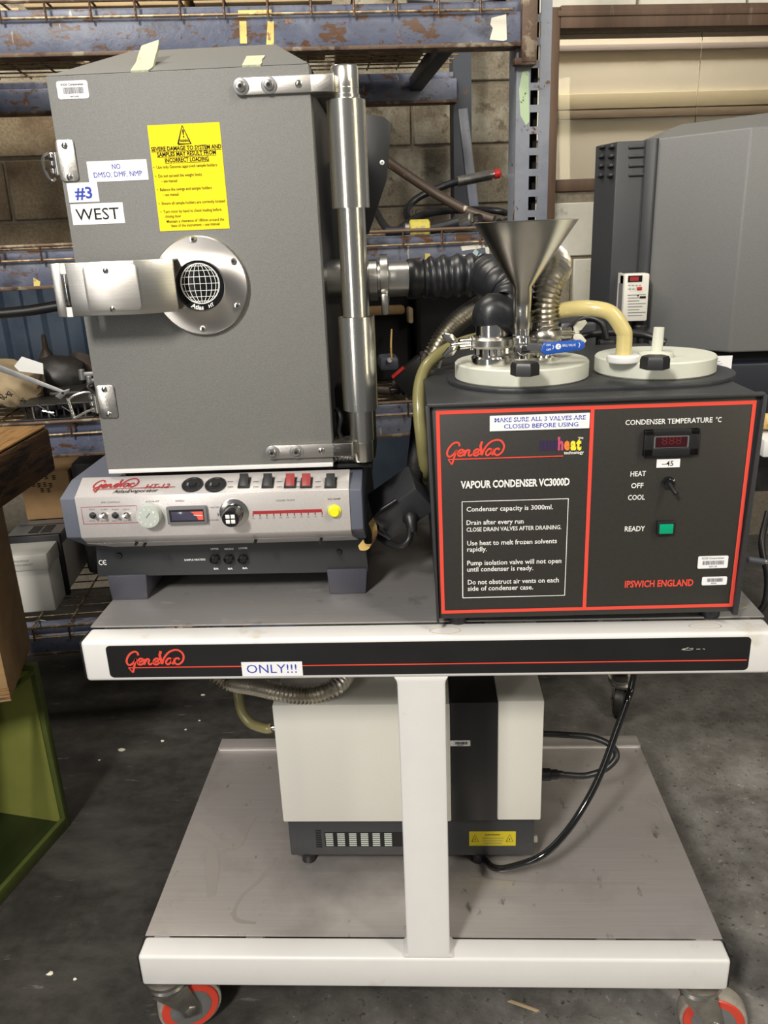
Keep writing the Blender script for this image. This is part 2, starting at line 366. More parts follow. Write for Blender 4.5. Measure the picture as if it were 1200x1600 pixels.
# ================================================================ SETTING
use(WORLD)
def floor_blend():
    "bare concrete on the right; left and back painted darker to stand for shade, along an irregular border"
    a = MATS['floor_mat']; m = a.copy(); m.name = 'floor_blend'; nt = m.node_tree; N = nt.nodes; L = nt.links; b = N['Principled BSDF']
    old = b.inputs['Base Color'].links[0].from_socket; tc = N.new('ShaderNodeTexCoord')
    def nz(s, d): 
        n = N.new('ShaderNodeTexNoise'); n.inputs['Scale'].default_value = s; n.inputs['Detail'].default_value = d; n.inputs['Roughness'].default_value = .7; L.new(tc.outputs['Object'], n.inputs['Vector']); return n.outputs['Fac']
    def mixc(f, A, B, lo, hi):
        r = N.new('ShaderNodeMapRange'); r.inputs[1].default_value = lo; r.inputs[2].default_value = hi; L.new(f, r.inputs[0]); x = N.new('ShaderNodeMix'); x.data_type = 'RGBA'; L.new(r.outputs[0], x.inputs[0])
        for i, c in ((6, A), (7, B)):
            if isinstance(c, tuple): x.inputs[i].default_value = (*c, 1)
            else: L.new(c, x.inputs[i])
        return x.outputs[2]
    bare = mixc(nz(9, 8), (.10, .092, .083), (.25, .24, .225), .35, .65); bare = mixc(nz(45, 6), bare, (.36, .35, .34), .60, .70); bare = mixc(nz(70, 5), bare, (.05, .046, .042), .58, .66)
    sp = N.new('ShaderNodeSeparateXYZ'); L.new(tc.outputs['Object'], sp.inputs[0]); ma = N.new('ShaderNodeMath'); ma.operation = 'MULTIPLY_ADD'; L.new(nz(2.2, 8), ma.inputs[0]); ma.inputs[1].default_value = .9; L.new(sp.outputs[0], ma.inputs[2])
    mb = N.new('ShaderNodeMath'); mb.operation = 'MULTIPLY_ADD'; L.new(sp.outputs[1], mb.inputs[0]); mb.inputs[1].default_value = -.62; L.new(ma.outputs[0], mb.inputs[2])  # shade towards the back is put into the floor colour
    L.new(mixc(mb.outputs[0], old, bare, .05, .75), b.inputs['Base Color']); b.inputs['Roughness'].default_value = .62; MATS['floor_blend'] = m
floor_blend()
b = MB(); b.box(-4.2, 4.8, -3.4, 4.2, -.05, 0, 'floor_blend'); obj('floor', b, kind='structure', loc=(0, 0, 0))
# back wall: blocks in mortar
use(WL)
wl = at(862, 200, y=0).x; wr = 1.75; wz0 = at(905, 285, y=0).z; wz1 = at(900, 45, y=0).z
b = MB()
for x0, x1, z0, z1 in ((-4.2, wl, 0, 3), (wr, 4.6, 0, 3), (wl, wr, 0, wz0), (wl, wr, wz1, 3)):
    b.box(x0, x1, .012, .16, z0, z1, 'mortar')
wall = obj('wall_back', b, kind='structure', loc=(0, 0, 0))
BM = {}
def block_mesh(w, m):
    if (round(w, 3), m) not in BM:
        q = MB(); q.box(0, w-.011, 0, .02, 0, .189, m, .004, 1); BM[(round(w, 3), m)] = shared(q, 'block')
    return BM[(round(w, 3), m)]
rd = random.Random(2)
for r in range(3, 13):
    z = r*.2; x = -2.8+(.2 if r % 2 else 0)
    while x < 3.6:
        a, c = x, x+.4
        hole = z+.19 > wz0 and z < wz1
        if hole: c = min(c, wl) if a < wl else c
        if hole and a >= wl-.02 and a < wr: x += .4; continue
        if hole and a < wr < c: pass
        if c-a > .05:
            white = a > wl-.12
            m = 'white_block' if white else ('block_brown' if x < -.6 and r < 9 else 'block')
            if not (hole and c > wr and a < wr):
                place('block', block_mesh(c-a, m), wall, M.Translation((a, rd.uniform(-.002, .002), z)))
        x += .4
# window opening: brown trim, glass, the room beyond
win = thing('window_1', None, None, ((wl+wr)/2, 0, wz0), kind='structure')
t = .055
b = MB(); b.box(wl-.03, wl+.012, -.03, .12, wz0-.5, wz1+.06, 'wood_trim', .004); obj('jamb', b, win)
b = MB(); b.box(wr-.01, wr+.05, -.03, .12, wz0-.5, wz1+.06, 'wood_trim', .004); obj('jamb', b, win)
b = MB(); b.box(wl+.012, wr-.01, -.03, .12, wz1-.005, wz1+.065, 'wood_trim', .004); b.box(wl, wr, -.035, 0, wz1+.030, wz1+.05, 'wood_trim', .004); obj('head_rail', b, win)
b = MB(); b.box(wl+.012, wr-.01, .0, .12, wz0-.03, wz0+.012, 'wood_trim', .004); obj('sill', b, win)
xm = at(1094, 100, y=.05).x
b = MB(); b.box(wl+.012, xm-.0012, .05, .056, wz0+.012, wz1-.005, 'glass'); obj('pane', b, win)
b = MB(); b.box(xm+.0012, wr-.01, .05, .056, wz0+.012, wz1-.005, 'glass'); obj('pane', b, win)
b = MB(); b.box(wl-.6, 2.6, .62, .66, .8, 2.95, 'board_cream'); far = obj('wall_far', b, kind='structure')
for py0, py1, m in ((70, 80, 'band_mauve'), (147, 171, 'band_yellow'), (173, 186, 'band_brown')):  # bands stand in for ceiling beams reflected in the window glass
    za = at(900, py0, y=.6).z; zb = at(900, py1, y=.6).z
    b = MB(); b.box(wl-.55, 2.5, .60, .62, zb, za, m, .002); obj('reflection_band', b, far)
# ================================================================ STORAGE RACK
use(RK)
rack = thing('storage_rack', 'rusty blue steel pallet rack with wire decks behind the instruments', 'rack', (-.6, .4, 0))
UX0, UX1 = .249, .331
def upright(x0, x1, y0, flip=1):
    b = MB(); hx0, hx1 = x0+.034, x0+.056
    b.box(x0, hx0, y0, y0+.004, 0, 2.3, 'pale_blue'); b.box(hx1, x1, y0, y0+.004, 0, 2.3, 'pale_blue')
    z = .02
    while z < 2.28:
        b.poly([(hx0, y0, z), (hx1, y0, z), (hx1, y0, z+.016), (hx0, y0, z+.016), (hx0, y0+.004, z), (hx1, y0+.004, z), (hx1, y0+.004, z+.016), (hx0, y0+.004, z+.016)],
               [(0, 1, 2, 3), (4, 5, 6, 7), (0, 1, 5, 4), (3, 2, 6, 7)], 'pale_blue'); z += .0468
    for x in (x0, x1-.004): b.box(x, x+.004, y0+.004, y0+.07, 0, 2.3, 'pale_blue')
    b.box(x0-.01, x1+.01, y0-.01, y0+.08, 0, .008, 'pale_blue')
    b.box(hx0-.004, hx1+.004, y0+.03, y0+.034, 0, 2.3, 'matte_black')
    return b
obj('upright', upright(UX0, UX1, 0), rack); obj('upright', upright(-1.78, -1.70, 0), rack)
def rear(x0): 
    b = MB(); b.box(x0, x0+.06, .80, .804, 0, 2.3, 'dark_blue_steel'); b.box(x0, x0+.004, .804, .87, 0, 2.3, 'dark_blue_steel'); b.box(x0+.056, x0+.06, .804, .87, 0, 2.3, 'dark_blue_steel'); return b
obj('upright', rear(.245), rack); obj('upright', rear(-1.76), rack)
for z0, z1 in ((.70, .30),):
    b = MB(); b.tube([(.285, .06, z0-.05*0), (.275, .81, z1)], .018, 'pale_blue', 8, smooth=False); obj('brace', b, rack)
b = MB(); b.box(.285, .315, .60, .62, 1.15, 1.66, 'pale_blue', .003); b.xf(M.Translation((.29, .6, 1.15)) @ M.Rotation(R(-7), 4, 'Y') @ M.Translation((-.29, -.6, -1.15))); obj('brace', b, rack)
LV = ((1.705, 1.792), (1.218, 1.300), (.806, .884), (.250, .325))
for i, (z0, z1) in enumerate(LV):
    for y, nm in ((0, 'f'), (.80, 'r')):
        b = MB()
        b.box(-1.70, UX0+.005, y-.022, y+.03, z0, z1-.022, 'rust_blue', .004); b.box(-1.70, UX0+.005, y-.012 if nm == 'f' else y, y+.03, z1-.022, z1, 'rust_blue', .003)
        b.box(-1.70, UX0+.005, y-.024, y+.03, z0-.006, z0+.003, 'rusty_steel', .002)
        obj('beam', b, rack)
    b = MB(); b.box(UX0+.004, UX0+.040, -.030, 0, z0-.04, z1+(.06 if i == 0 else .01), 'rusty_steel', .003); b.box(UX0-.012, UX0+.04, -.028, -.002, z0-.045, z0-.03, 'rusty_steel', .003); obj('end_plate', b, rack)
    # wire deck
    b = MB(); b.tube([(-1.69, -.034, z1+.010), (UX0-.02, -.034, z1+.010)], .0042, 'rusty_steel', 8, smooth=False)
    b.tube([(-1.69, -.034, z1-.022), (UX0-.02, -.034, z1-.022)], .0028, 'wire', 8, smooth=False)
    deck = obj('wire_deck', b, rack)
    q = MB(); q.tube([(-1.69, 0, 0), (UX0-.03, 0, 0)], .0022, 'wire', 6, smooth=False); lw = shared(q, 'wire')
    for k in range(13): place('wire', lw, deck, M.Translation(V((0, .05+.0575*k, z1+.004))-V((-.6, .4, 0))))
    q = MB(); q.tube([(0, -.037, -.032), (0, -.037, .006), (0, -.030, .010), (0, .80, .008)], .0028, 'wire', 6, smooth=False); cw = shared(q, 'wire')
    for k in range(20): place('wire', cw, deck, M.Translation(V((-1.64+.0945*k, 0, z1+.002))-V((-.6, .4, 0))))
for k in (-1.2, -.35, .12):
    b = MB(); b.box(k-.02, k+.02, .01, .80, 1.735, 1.775, 'dark_blue_steel', .003); obj('cross_bar', b, rack)
# paint marks and tape on the top beam
def mark(pxs, name, m, y=-.0235, label=None):
    P = [at(a, c, y=y) for a, c in pxs]; b = MB(); n = len(P)
    b.poly([(p.x, y, p.z) for p in P]+[(p.x, y+.0012, p.z) for p in P], [tuple(range(n)), tuple(range(n, 2*n))]+[(i, (i+1) % n, n+(i+1) % n, n+i) for i in range(n)], m)
    return obj(name, b, rack, label)
mark([(768, 28), (791, 22), (792, 62), (787, 64), (765, 62), (770, 44), (766, 38)], 'tape_patch', 'tape_pale', label='torn pale tape patch')
mark([(374, 33), (385, 33), (386, 68), (375, 68)], 'paint_mark', 'yellow_paint'); mark([(418, 33), (428, 33), (428, 70), (416, 70)], 'paint_mark', 'yellow_paint')
mark([(372, 16), (425, 15), (424, 28), (372, 30)], 'paint_mark', 'yellow_paint', y=-.0135)
mark([(722, 398), (727, 398), (727, 412), (722, 412)], 'paint_mark', 'tape_pale'); mark([(758, 386), (764, 386), (766, 412), (761, 412)], 'paint_mark', 'tape_pale')
mark([(720, 385), (756, 380), (758, 387), (722, 392)], 'paint_mark', 'tape_pale')
mark([(664, 396), (672, 396), (672, 408), (664, 408)], 'paint_mark', 'yellow_paint'); mark([(52, 434), (63, 440), (62, 450), (53, 450)], 'paint_mark', 'yellow_paint')
c = at(743, 404, y=-.0235); b = MB()
for k in range(5):
    a = R(90+72*k); p = [(c.x+r*math.cos(a+w), c.z+r*math.sin(a+w)) for r, w in ((.003, .9), (.017, .45), (.023, 0), (.017, -.45), (.003, -.9))]
    b.prism(p, 'y', -.0235-.0004*k, -.0248, 'flower')
obj('flower_drawing', b, rack, 'pale blue flower painted on the beam')
mark([(816, 112), (826, 110), (827, 190), (822, 196), (813, 180), (811, 140)], 'paint_mark', 'green_mark', y=-.0003, label='pale green paint patch on the upright')
# ---- on the top shelf
Z1 = LV[0][1]+.0135
def bx(name, x0, x1, y0, y1, z0, z1, m, label, cat, bev=.004, group=None, rot=0, extra=None):
    b = MB(); b.box(x0, x1, y0, y1, z0, z1, m, bev)
    if extra: extra(b)
    if rot:
        c = V(((x0+x1)/2, (y0+y1)/2, 0)); b.xf(M.Translation(c) @ M.Rotation(R(rot), 4, 'Z') @ M.Translation(-c))
    return obj(name, b, None, label, cat, group)
xa = at(34, 5, y=.02).x; xb = at(288, 5, y=.02).x; xc_ = at(520, 5, y=.02).x
bx('plywood_crate', xa, xb, .03, .66, Z1, Z1+.30, 'plywood_light', 'plywood crate with a blue smear, on the top shelf above the grey door', 'crate')
bx('plywood_crate', xb+.02, xc_, .02, .66, Z1, Z1+.28, 'plywood_light', 'plain plywood crate on the top shelf above the hinge column', 'crate')
bx('plywood_sheet', xc_+.03, .12, .16, .72, Z1, Z1+.018, 'plywood_light', 'plywood sheet lying flat at the right of the top shelf', 'sheet')
bx('dark_crate', -1.5, xa-.03, .10, .70, Z1, Z1+.018, 'plywood_light', 'plywood sheet lying flat at the left end of the top shelf', 'sheet')
b = MB()
b.tube([at(640, 2, y=.2), at(700, 6, y=.15), at(760, 2, y=.12), at(790, -6, y=.1)], .012, 'black', 10); obj('black_hose', b, None, 'black hose crossing the right end of the top shelf', 'hose')
# ---- on the middle shelf: hydraulic hoses
Z2 = LV[1][1]+.0145
b = MB()
b.tube([at(604, 251, y=.14), at(640, 276, y=.14), at(690, 308, y=.12), at(730, 330, y=.08), at(772, 344, y=.04)], .0125, 'hose_brown', 12)
obj('worn_hose', b, None, 'brown hose with flaking cover sloping down behind the funnel', 'hose')
h = thing('hydraulic_hose', 'black looped hose with silver end fitting and red cap', 'hose', (.12, .2, Z2))
b = MB(); b.tube([at(714, 284, y=.28), at(690, 292, y=.28), at(655, 308, y=.27), at(637, 326, y=.25), at(640, 343, y=.2), at(668, 352, y=.15), at(615, 362, y=.06), at(590, 335, y=.2), at(580, 300, y=.3)], .0095, 'rubber', 10); obj('hose', b, h)
b = MB(); p, q = at(714, 284, y=.28), at(775, 272, y=.28); d = (q-p)
b.cyl(p, p+d*.9, .0135, 'chrome_worn', bev=.002); b.cyl(p+d*.9, q, .0105, 'chrome_worn'); obj('end_fitting', b, h, 'zinc crimped fitting')
b = MB(); b.cyl(p+d*.93, p+d*1.12, .0125, 'red_plastic', bev=.004); obj('cap', b, h, 'red plastic cap')
h = thing('coupled_hose', 'black hose on the middle shelf with yellow coupler and silver swivel end', 'hose', (.06, .05, Z2))
b = MB(); b.tube([at(618, 362, y=.12), at(660, 336, y=.2), at(720, 328, y=.26), at(780, 330, y=.26), at(797, 340, y=.2), at(780, 347, y=.1)], .0095, 'rubber', 10); obj('hose', b, h)
b = MB(); b.tube([at(672, 358, y=.03), at(700, 352, y=.03), at(722, 345, y=.03)], .0125, 'rubber', 10); obj('hose', b, h)
b = MB(); b.cyl(at(602, 362, y=.03), at(633, 360, y=.03), .011, 'rubber'); obj('hose_end', b, h)
b = MB(); p, q = at(640, 357, y=.03), at(671, 356, y=.03); b.cyl(p, q, .0205, 'coupler_yellow', seg=8, bev=.003); obj('coupler', b, h, 'yellow painted coupler')
b = MB(); b.cyl(p-(q-p)*.28, p, .014, 'chrome_worn', bev=.002); obj('ferrule', b, h)
b = MB(); p = at(722, 346, y=.03); q = at(740, 341, y=.0); b.cyl(p-(q-p)*.6, q, .0165, 'chrome_worn', bev=.003); b.cyl(q, q+V((.012, -.02, 0)), .010, 'chrome', seg=6); b.cyl(q+V((0, 0, -.008)), q+V((.03, .01, -.03)), .008, 'chrome_worn'); obj('swivel', b, h)
# ---- behind: blue corrugated panel, tubes, cases on the low shelf
b = MB(); x = -1.62; pr = []
while x < -.42:
    pr += [(x, .70), (x+.05, .70), (x+.065, .685), (x+.11, .685), (x+.125, .70)]; x += .125
b.prism(pr+[(x, .72), (-1.62, .72)], 'z', .90, 1.26, 'blue_panel'); obj('blue_sheet', b, None, 'blue ribbed steel sheet standing at the back of the shelf beside the parcel', 'panel')
b = MB(); b.tube([at(-30, 492, y=.06), at(40, 486, y=.06), at(90, 478, y=.06), at(150, 470, y=.06), at(240, 470, y=.06)], .013, 'black', 10); obj('black_tube', b, None, 'thick black tube hanging under the middle shelf left of the door', 'tube')
Z3 = LV[2][1]+.0145
bx('black_filler', -.30, .02, .25, .62, Z3, Z3+.30, 'matte_black', 'matte black case added to darken the shelf behind the hinge column', 'case', .02)  # both cases added to keep this bay black before the lit wall
bx('black_filler', .03, .235, .18, .62, Z3, Z3+.32, 'matte_black', 'matte black case added to darken the shelf behind the rubber hose', 'case', .02)
h = thing('carry_handle', 'beige padded carry handle with rounded ends on a shelf case', 'handle', at(600, 490, y=.2))
b = MB(); b.box(at(556, 490, y=.22).x, at(632, 490, y=.22).x, .2, .245, at(600, 492, y=.22).z, at(600, 478, y=.22).z, 'ply_dark', .008); obj('grip', b, h)
for px, py in ((554, 500), (642, 492)):
    p = at(px, py, y=.2); b = MB(); b.box(p.x-.007, p.x+.007, .195, .25, p.z-.024, p.z+.02, 'kraft', .006); obj('end_pad', b, h)
def zb(px, py, y): return at(px, py, y=y)
# low shelf left: parcel, motor, bracket, linkage
p = at(30, 590, y=.12); b = MB(); rdn = random.Random(5)
bmesh.ops.create_icosphere(b.bm, subdivisions=4, radius=1)
from mathutils import noise as NZ
for v in b.bm.verts:
    c = v.co.copy(); k = max(abs(c.x), abs(c.y), abs(c.z)); c = c*(.55+.45/k*.8); c += V((1, .6, .7))*NZ.noise(v.co*2.1+V((3, 1, 7)))*.16
    v.co = V((c.x*.09, c.y*.10, c.z*.062))
b.mi('kraft'); b.xf(M.Translation((p.x-.03, .14, Z3+.073)) @ M.Rotation(R(14), 4, 'Y') @ M.Rotation(R(20), 4, 'Z'))
par = thing('paper_parcel', 'crumpled kraft paper parcel with black writing on the low shelf', 'parcel', (p.x-.03, .14, Z3))
obj('wrapping', b, par, angle=25)
b = MB(); a1 = at(28, 565, y=.03); 
b.poly([at(22, 572, y=.022), at(34, 557, y=.024), at(67, 568, y=.026), at(68, 585, y=.024), at(30, 580, y=.020)], [(0, 1, 2, 3, 4)], 'white_plastic'); obj('clear_tape', b, par, 'glossy tape strip')
b = MB()
for w, px, py, s in ((0, 2, 622, 9), (1, 14, 617, 8), (2, 36, 627, 7), (3, 3, 636, 7)):
    c0 = at(px, py, y=.018); k = s*.0011
    b.ribbon([(c0.x-k, c0.z-k), (c0.x, c0.z+k), (c0.x+k*.7, c0.z-k*.4), (c0.x-k*.6, c0.z+k*.3)], .0022, .018, 'black_ink'); b.ribbon([(c0.x-k, c0.z+k*.3), (c0.x+k*1.2, c0.z+k*.1)], .0022, .018, 'black_ink')
obj('handwriting', b, par)
m = thing('motor_housing', 'dark grey cast motor housing with pointed spindle on the low shelf', 'motor', at(95, 590, y=.3))
c = at(97, 590, y=.28); b = MB(); b.lathe([(.02, 0), (.055, .01), (.066, .05), (.062, .10), (.045, .13), (.02, .14)], c-V((.07, 0, 0)), (1, .1, -.05), 'dark_metal', 28); obj('body', b, m)
b = MB(); c2 = at(76, 572, y=.30); b.lathe([(.030, 0), (.026, .03), (.016, .055), (.008, .07), (.006, .105), (.002, .11)], c2-V((0, 0, .02)), (0, 0, 1), 'oily_brown', 12); obj('spindle', b, m, 'oily brown spindle')
b = MB(); c3 = at(125, 575, y=.34); b.lathe([(.05, 0), (.055, .02), (.03, .04), (.0, .042)], c3+V((0, .02, -.01)), (0, -1, 0), 'oily_brown', 24); obj('flange', b, m)
for i, (px, py, l) in enumerate(((128, 585, 1), (140, 595, 1))):
    b = MB(); c = at(px, py, y=.2); b.cyl(c-V((0, 0, .016)), c+V((0, 0, .014)), .0085, 'grey_metal', bev=.002); b.box(c.x, c.x+.04, .195, .21, c.z-.006, c.z+.006, 'grey_metal', .002); obj('clevis', b, m)
b = MB(); c = at(100, 606, y=.2); b.box(c.x-.09, c.x+.06, .14, .32, Z3, c.z, 'dark_metal', .006); obj('mount_base', b, m)
b = MB()
P = [at(-10, 566, y=-.045), at(100, 610, y=-.045), at(109, 607, y=-.045), at(109, 611, y=-.045), at(95, 624, y=-.045), at(86, 619, y=-.045), at(94, 613, y=-.045), at(-10, 577, y=-.045)]
b.prism([(q.x, q.z) for q in P], 'y', -.047, -.043, 'grey_metal', .0006); c = at(98, 614, y=-.047)
b.cyl((c.x, -.0478, c.z), (c.x, -.0470, c.z), .0032, 'matte_black'); obj('strip_bracket', b, None, 'long thin grey metal strip with hooked punched end lying across the parcel', 'bracket')
g = thing('linkage_channel', 'black slotted steel channels with chrome links at the front of the low shelf', 'linkage', at(90, 640, y=0))
for (x0, x1, py0, py1) in ((34, 90, 629, 655), (94, 146, 625, 650)):
    A = at(x0, py1, y=-.01); B = at(x1, py0, y=-.01); zt = max(Z3+.02, B.z)
    b = MB(); b.box(A.x, B.x, -.03, .10, zt-.004, zt, 'dark_metal', .001); b.box(A.x, B.x, -.03, .10, Z3, Z3+.004, 'dark_metal', .001); b.box(A.x, B.x, .09, .10, Z3, zt, 'black'); obj('channel', b, g)
    for k in range(5):
        x = A.x+(B.x-A.x)*(k+.5)/5; b = MB(); b.cyl((x, .0, Z3+.004), (x, .0, zt-.004), .0028+.0012*(k % 2), 'chrome_worn' if k % 2 else 'dark_metal', seg=10); obj('pin', b, g)
for px0, py0, px1, py1 in ((66, 642, 84, 645), (97, 635, 118, 648), (58, 632, 86, 650)):
    b = MB(); b.tube([at(px0, py0, y=-.035), at(px1, py1, y=-.035)], .0022, 'chrome', 8, smooth=False); obj('link', b, g)
# blue tarpaulin sheet and bits centre
b = MB(); A = at(560, 800, y=.35); B = at(655, 672, y=.35); b.box(A.x-.05, B.x+.04, .34, .60, .345, B.z, 'blue_panel', .02); obj('blue_tub', b, None, 'blue plastic tub on the bottom shelf between the two instruments', 'tub')
g = thing('white_canister', 'small pale blue canister lying on the low shelf beside the hinge column', 'canister', at(608, 565, y=.15))
b = MB(); c = at(607, 566, y=.15); b.box(c.x-.026, c.x+.026, .12, .2, max(Z3+.003, c.z-.02), c.z+.018, 'cap_paint', .01); obj('body', b, g)
b = MB(); c = at(609, 563, y=.11); b.cyl(c, c+V((0, .012, 0)), .006, 'white_plastic'); obj('cap', b, g)
b = MB(); b.tube([at(612, 515, y=.2), at(611, 540, y=.16), at(612, 562, y=.11)], .0028, 'tape_old', 6); obj('cord', b, g)
b = MB(); cc = at(640, 590, y=.02); b.box(-.045, .045, -.02, .02, -.034, .034, 'black', .003); b.box(-.044, -.004, -.0205, .0205, .0342, .0352, 'red_plastic'); b.xf(M.Translation((cc.x+.01, .02, cc.z+.003)) @ M.Rotation(R(-38), 4, 'Y')); obj('power_unit', b, None, 'black box with red sticker tilted on the low shelf beside the clear tube', 'box', loc=(cc.x, .02, Z3))
for i, (px, py, r, w) in enumerate(((595, 602, .012, .05), (628, 606, .02, .04), (600, 620, .009, .06), (615, 600, .008, .03))):
    b = MB(); c = at(px, py, y=.06); c.z = Z3+r; b.cyl(c-V((w/2, -.01, 0)), c+V((w/2, -.015, 0)), r, 'oily_brown', bev=.003); b.cyl(c+V((w/2, -.015, 0)), c+V((w/2+.02, -.018, 0)), r*.5, 'dark_metal')
    obj('pipe_stub', b, None, ['oily brown pipe stub nearest the hinge column on the low shelf', 'thick oily pipe stub under the red-stickered black box', 'thin oily pipe stub at the front edge of the low shelf', 'small oily pipe stub behind the others on the low shelf'][i], 'pipe', 'oily pipe stubs on the low shelf')
# ---- bottom shelf: cardboard box, white case
Z4 = LV[3][1]+.0145
n0 = at(50, 957, z=Z4); yf = n0.y; X0 = at(-2, 900, y=yf).x; X1 = at(87, 950, y=yf).x; zt = at(50, 866, y=yf).z; zc_ = zt+.020
yb = yf+.24; A = at(40, 800, y=yb); B = at(100, 735, y=yb)
h = thing('cardboard_box', 'worn cardboard box with black characters on top of the white instrument case', 'box', (A.x, yb+.1, zc_))
b = MB(); b.box(A.x, B.x+.01, yb, yb+.17, zc_, B.z, 'cardboard', .004); obj('carton', b, h)
b = MB()
for (px, py) in ((52, 745), (62, 745), (72, 745), (84, 746), (52, 757), (61, 758), (70, 757), (79, 758), (66, 766), (76, 766)):
    c0 = at(px, py, y=yb-.0002); k = .0062
    for s in ([(-1, .8), (1, .8)], [(0, 1.1), (0, -1)], [(-1, 0), (1, -.1)], [(-.9, -1), (.9, -.9)]): b.ribbon([(c0.x+u*k, c0.z+w*k) for u, w in s], .0022, yb-.0004, 'black_ink', smooth=False)
obj('printing', b, h)
b = MB(); b.box(B.x+.014, B.x+.13, yb, yb+.17, Z4, B.z+.02, 'dark_metal', .02); obj('plastic_bag', b, None, 'grey crumpled wrapped bundle beside the cardboard box', 'bundle')
h = thing('instrument_case', 'long white lidded instrument case sticking out of the bottom shelf', 'case', at(50, 955, z=Z4))
n0 = at(50, 957, z=Z4); yf = n0.y; X0 = at(-2, 900, y=yf).x; X1 = at(87, 950, y=yf).x; zt = at(50, 866, y=yf).z
b = MB(); b.box(X0, X1, yf, yf+.42, Z4, zt-.02, 'cream_paint', .004); obj('body', b, h)
zl = at(50, 892, y=yf-.006).z
b = MB(); b.box(X0-.006, X1+.004, yf-.006, yf+.10, zl, zt, 'cream_paint', .004); obj('lid', b, h, 'white lid overlapping the front')
b = MB(); lines(b, [('DC. PNEUMONIA', 14, 46, 879, 3.6, 'grey_ink'), ('FRACTION HARVEST', 12, 52, 885, 3.6, 'grey_ink')], yf-.0064); obj('lettering', b, h)
b = MB(); b.box(X0-.01, X1+.012, yf+.10, yf+.115, Z4, zt+.018, 'black', .003); obj('black_band', b, h)
b = MB(); b.box(X0-.008, X1+.010, yf+.115, yf+.42, zt-.02, zt+.016, 'grey_metal', .004)
for k in range(5):
    for j in range(2): b.box(X1-.085+.035*j, X1-.055+.035*j, yf+.13+.013*k, yf+.138+.013*k, zt+.015, zt+.0168, 'matte_black')
obj('top_grille', b, h)
b = MB(); b.poly([(X0, yf+.2, zt+.0185), (X1, yf+.2, zt+.0185), (X1, yf+.235, zt+.019), (X0, yf+.235, zt+.019)], [(0, 1, 2, 3)], 'grey_metal')
obj('loose_paper', b, h)
b = MB(); c = at(62, 969, y=-.05)
for a in (100, 200, 340): b.tube([c, c+V((.016*math.cos(R(a)), 0, .012*math.sin(R(a))))], .0016, 'chrome_worn', 6, smooth=False)
b.tube([c, c-V((0, 0, .03))], .0016, 'chrome_worn', 6, smooth=False); obj('wire_tie', b, None, 'twisted silver wire tie hanging at the bottom shelf edge', 'wire')

# ================================================================ SECOND MACHINE behind, right
use(WORLD)
m2 = thing('charcoal_cabinet', 'large charcoal evaporator cabinet with faceted front behind the condenser', 'machine', (.75, 1.0, 1.04))
ZT, ZB = 1.472, 1.035
yA = .85
b = MB(); b.prism([(.424, .85), (.397, .93), (.480, 1.30), (.60, 1.30), (.60, .85)], 'z', .95, 1.466, 'machine_dark', .002); obj('side_column', b, m2)
# louvres on the column
use(frame(.424, .85, 0, 0))
for k in range(4):
    c = at(994, 229+14.5*k, y=-.0); b = MB(); b.box(c.x-.016, c.x+.016, -.004, .001, c.z-.0035, c.z+.0025, 'machine_dark', .0022); b.box(c.x-.015, c.x+.015, -.0006, 0, c.z-.005, c.z-.0035, 'matte_black'); obj('louvre', b, m2)
b = MB(); c = at(1021, 231, y=0); screw(b, c.x, -.0, c.z, .0035, 'black'); obj('screw', b, m2)
use(WORLD)
for j in range(2):
    for k in range(4):
        y = .868+.036*j; x = .424-.027*(y-.85)/.08
        c = at(952-14*j, 231+14.5*k, x=x); b = MB(); b.box(x-.006, x+.001, y-.014, y+.014, c.z-.003, c.z+.003, 'machine_dark', .0015); obj('louvre', b, m2)
# faceted bulging front
P = [(.485, .86), (.500, .845), (.640, .705), (.95, .705), (1.08, .84), (1.08, 1.3), (.485, 1.3)]
b = MB(); b.prism(P, 'z', ZB+.012, ZT-.004, 'machine_grey', .004); obj('bulged_front', b, m2)
b = MB(); b.prism([(.480, .845), (.500, .833), (.512, .845), (.505, .87), (.485, .87)], 'z', ZB+.012, ZT-.004, 'machine_dark', .003); obj('edge_post', b, m2)
b = MB()
T0 = [(.50, .87), (.650, .715), (.95, .715), (1.07, .84), (1.07, 1.3), (.50, 1.3)]; T1 = [(.565, .90), (.690, .775), (.91, .775), (.99, .88), (.99, 1.2), (.565, 1.2)]
b.poly([(x, y, ZT-.006) for x, y in T0]+[(x, y, ZT+.026) for x, y in T1], [tuple(range(6)), tuple(range(6, 12))]+[(i, (i+1) % 6, 6+(i+1) % 6, 6+i) for i in range(6)], 'roof_paint', .002); obj('roof', b, m2)
b = MB(); b.box(.45, 1.12, .74, 1.32, ZB-.012, ZB+.014, 'matte_black', .002); obj('seal_gap', b, m2)
b = MB(); b.box(.47, 1.2, .70, 1.32, .80, ZB-.010, 'navy_black', .006); b.box(.40, .47, .86, 1.3, .80, .96, 'navy_black', .004); obj('base_housing', b, m2)
p0 = at(1098, 557, y=.6995); p1 = at(1141, 590, y=.6995)
b = MB(); b.box(p0.x-.02, p1.x, .6988, .6999, p1.z-.01, p0.z, 'white_label', 0); obj('notice', b, m2, 'white printed notice')
b = MB(); lines(b, [('Instrument notice', 1106, 1134, 563, 2, 'grey_ink'), ('do not operate', 1106, 1130, 569, 1.6, 'grey_ink'), ('without lid', 1106, 1128, 574, 1.6, 'grey_ink')], .6986)
b = MB(); p = at(1126, 578, y=.6986)
for k in range(5): q = at(1104, 561+4*k, y=.6986); b.box(q.x, q.x+.024+.004*(k % 3), .6984, .6987, q.z-.0007, q.z, 'grey_ink')
obj('print_lines', b, m2)
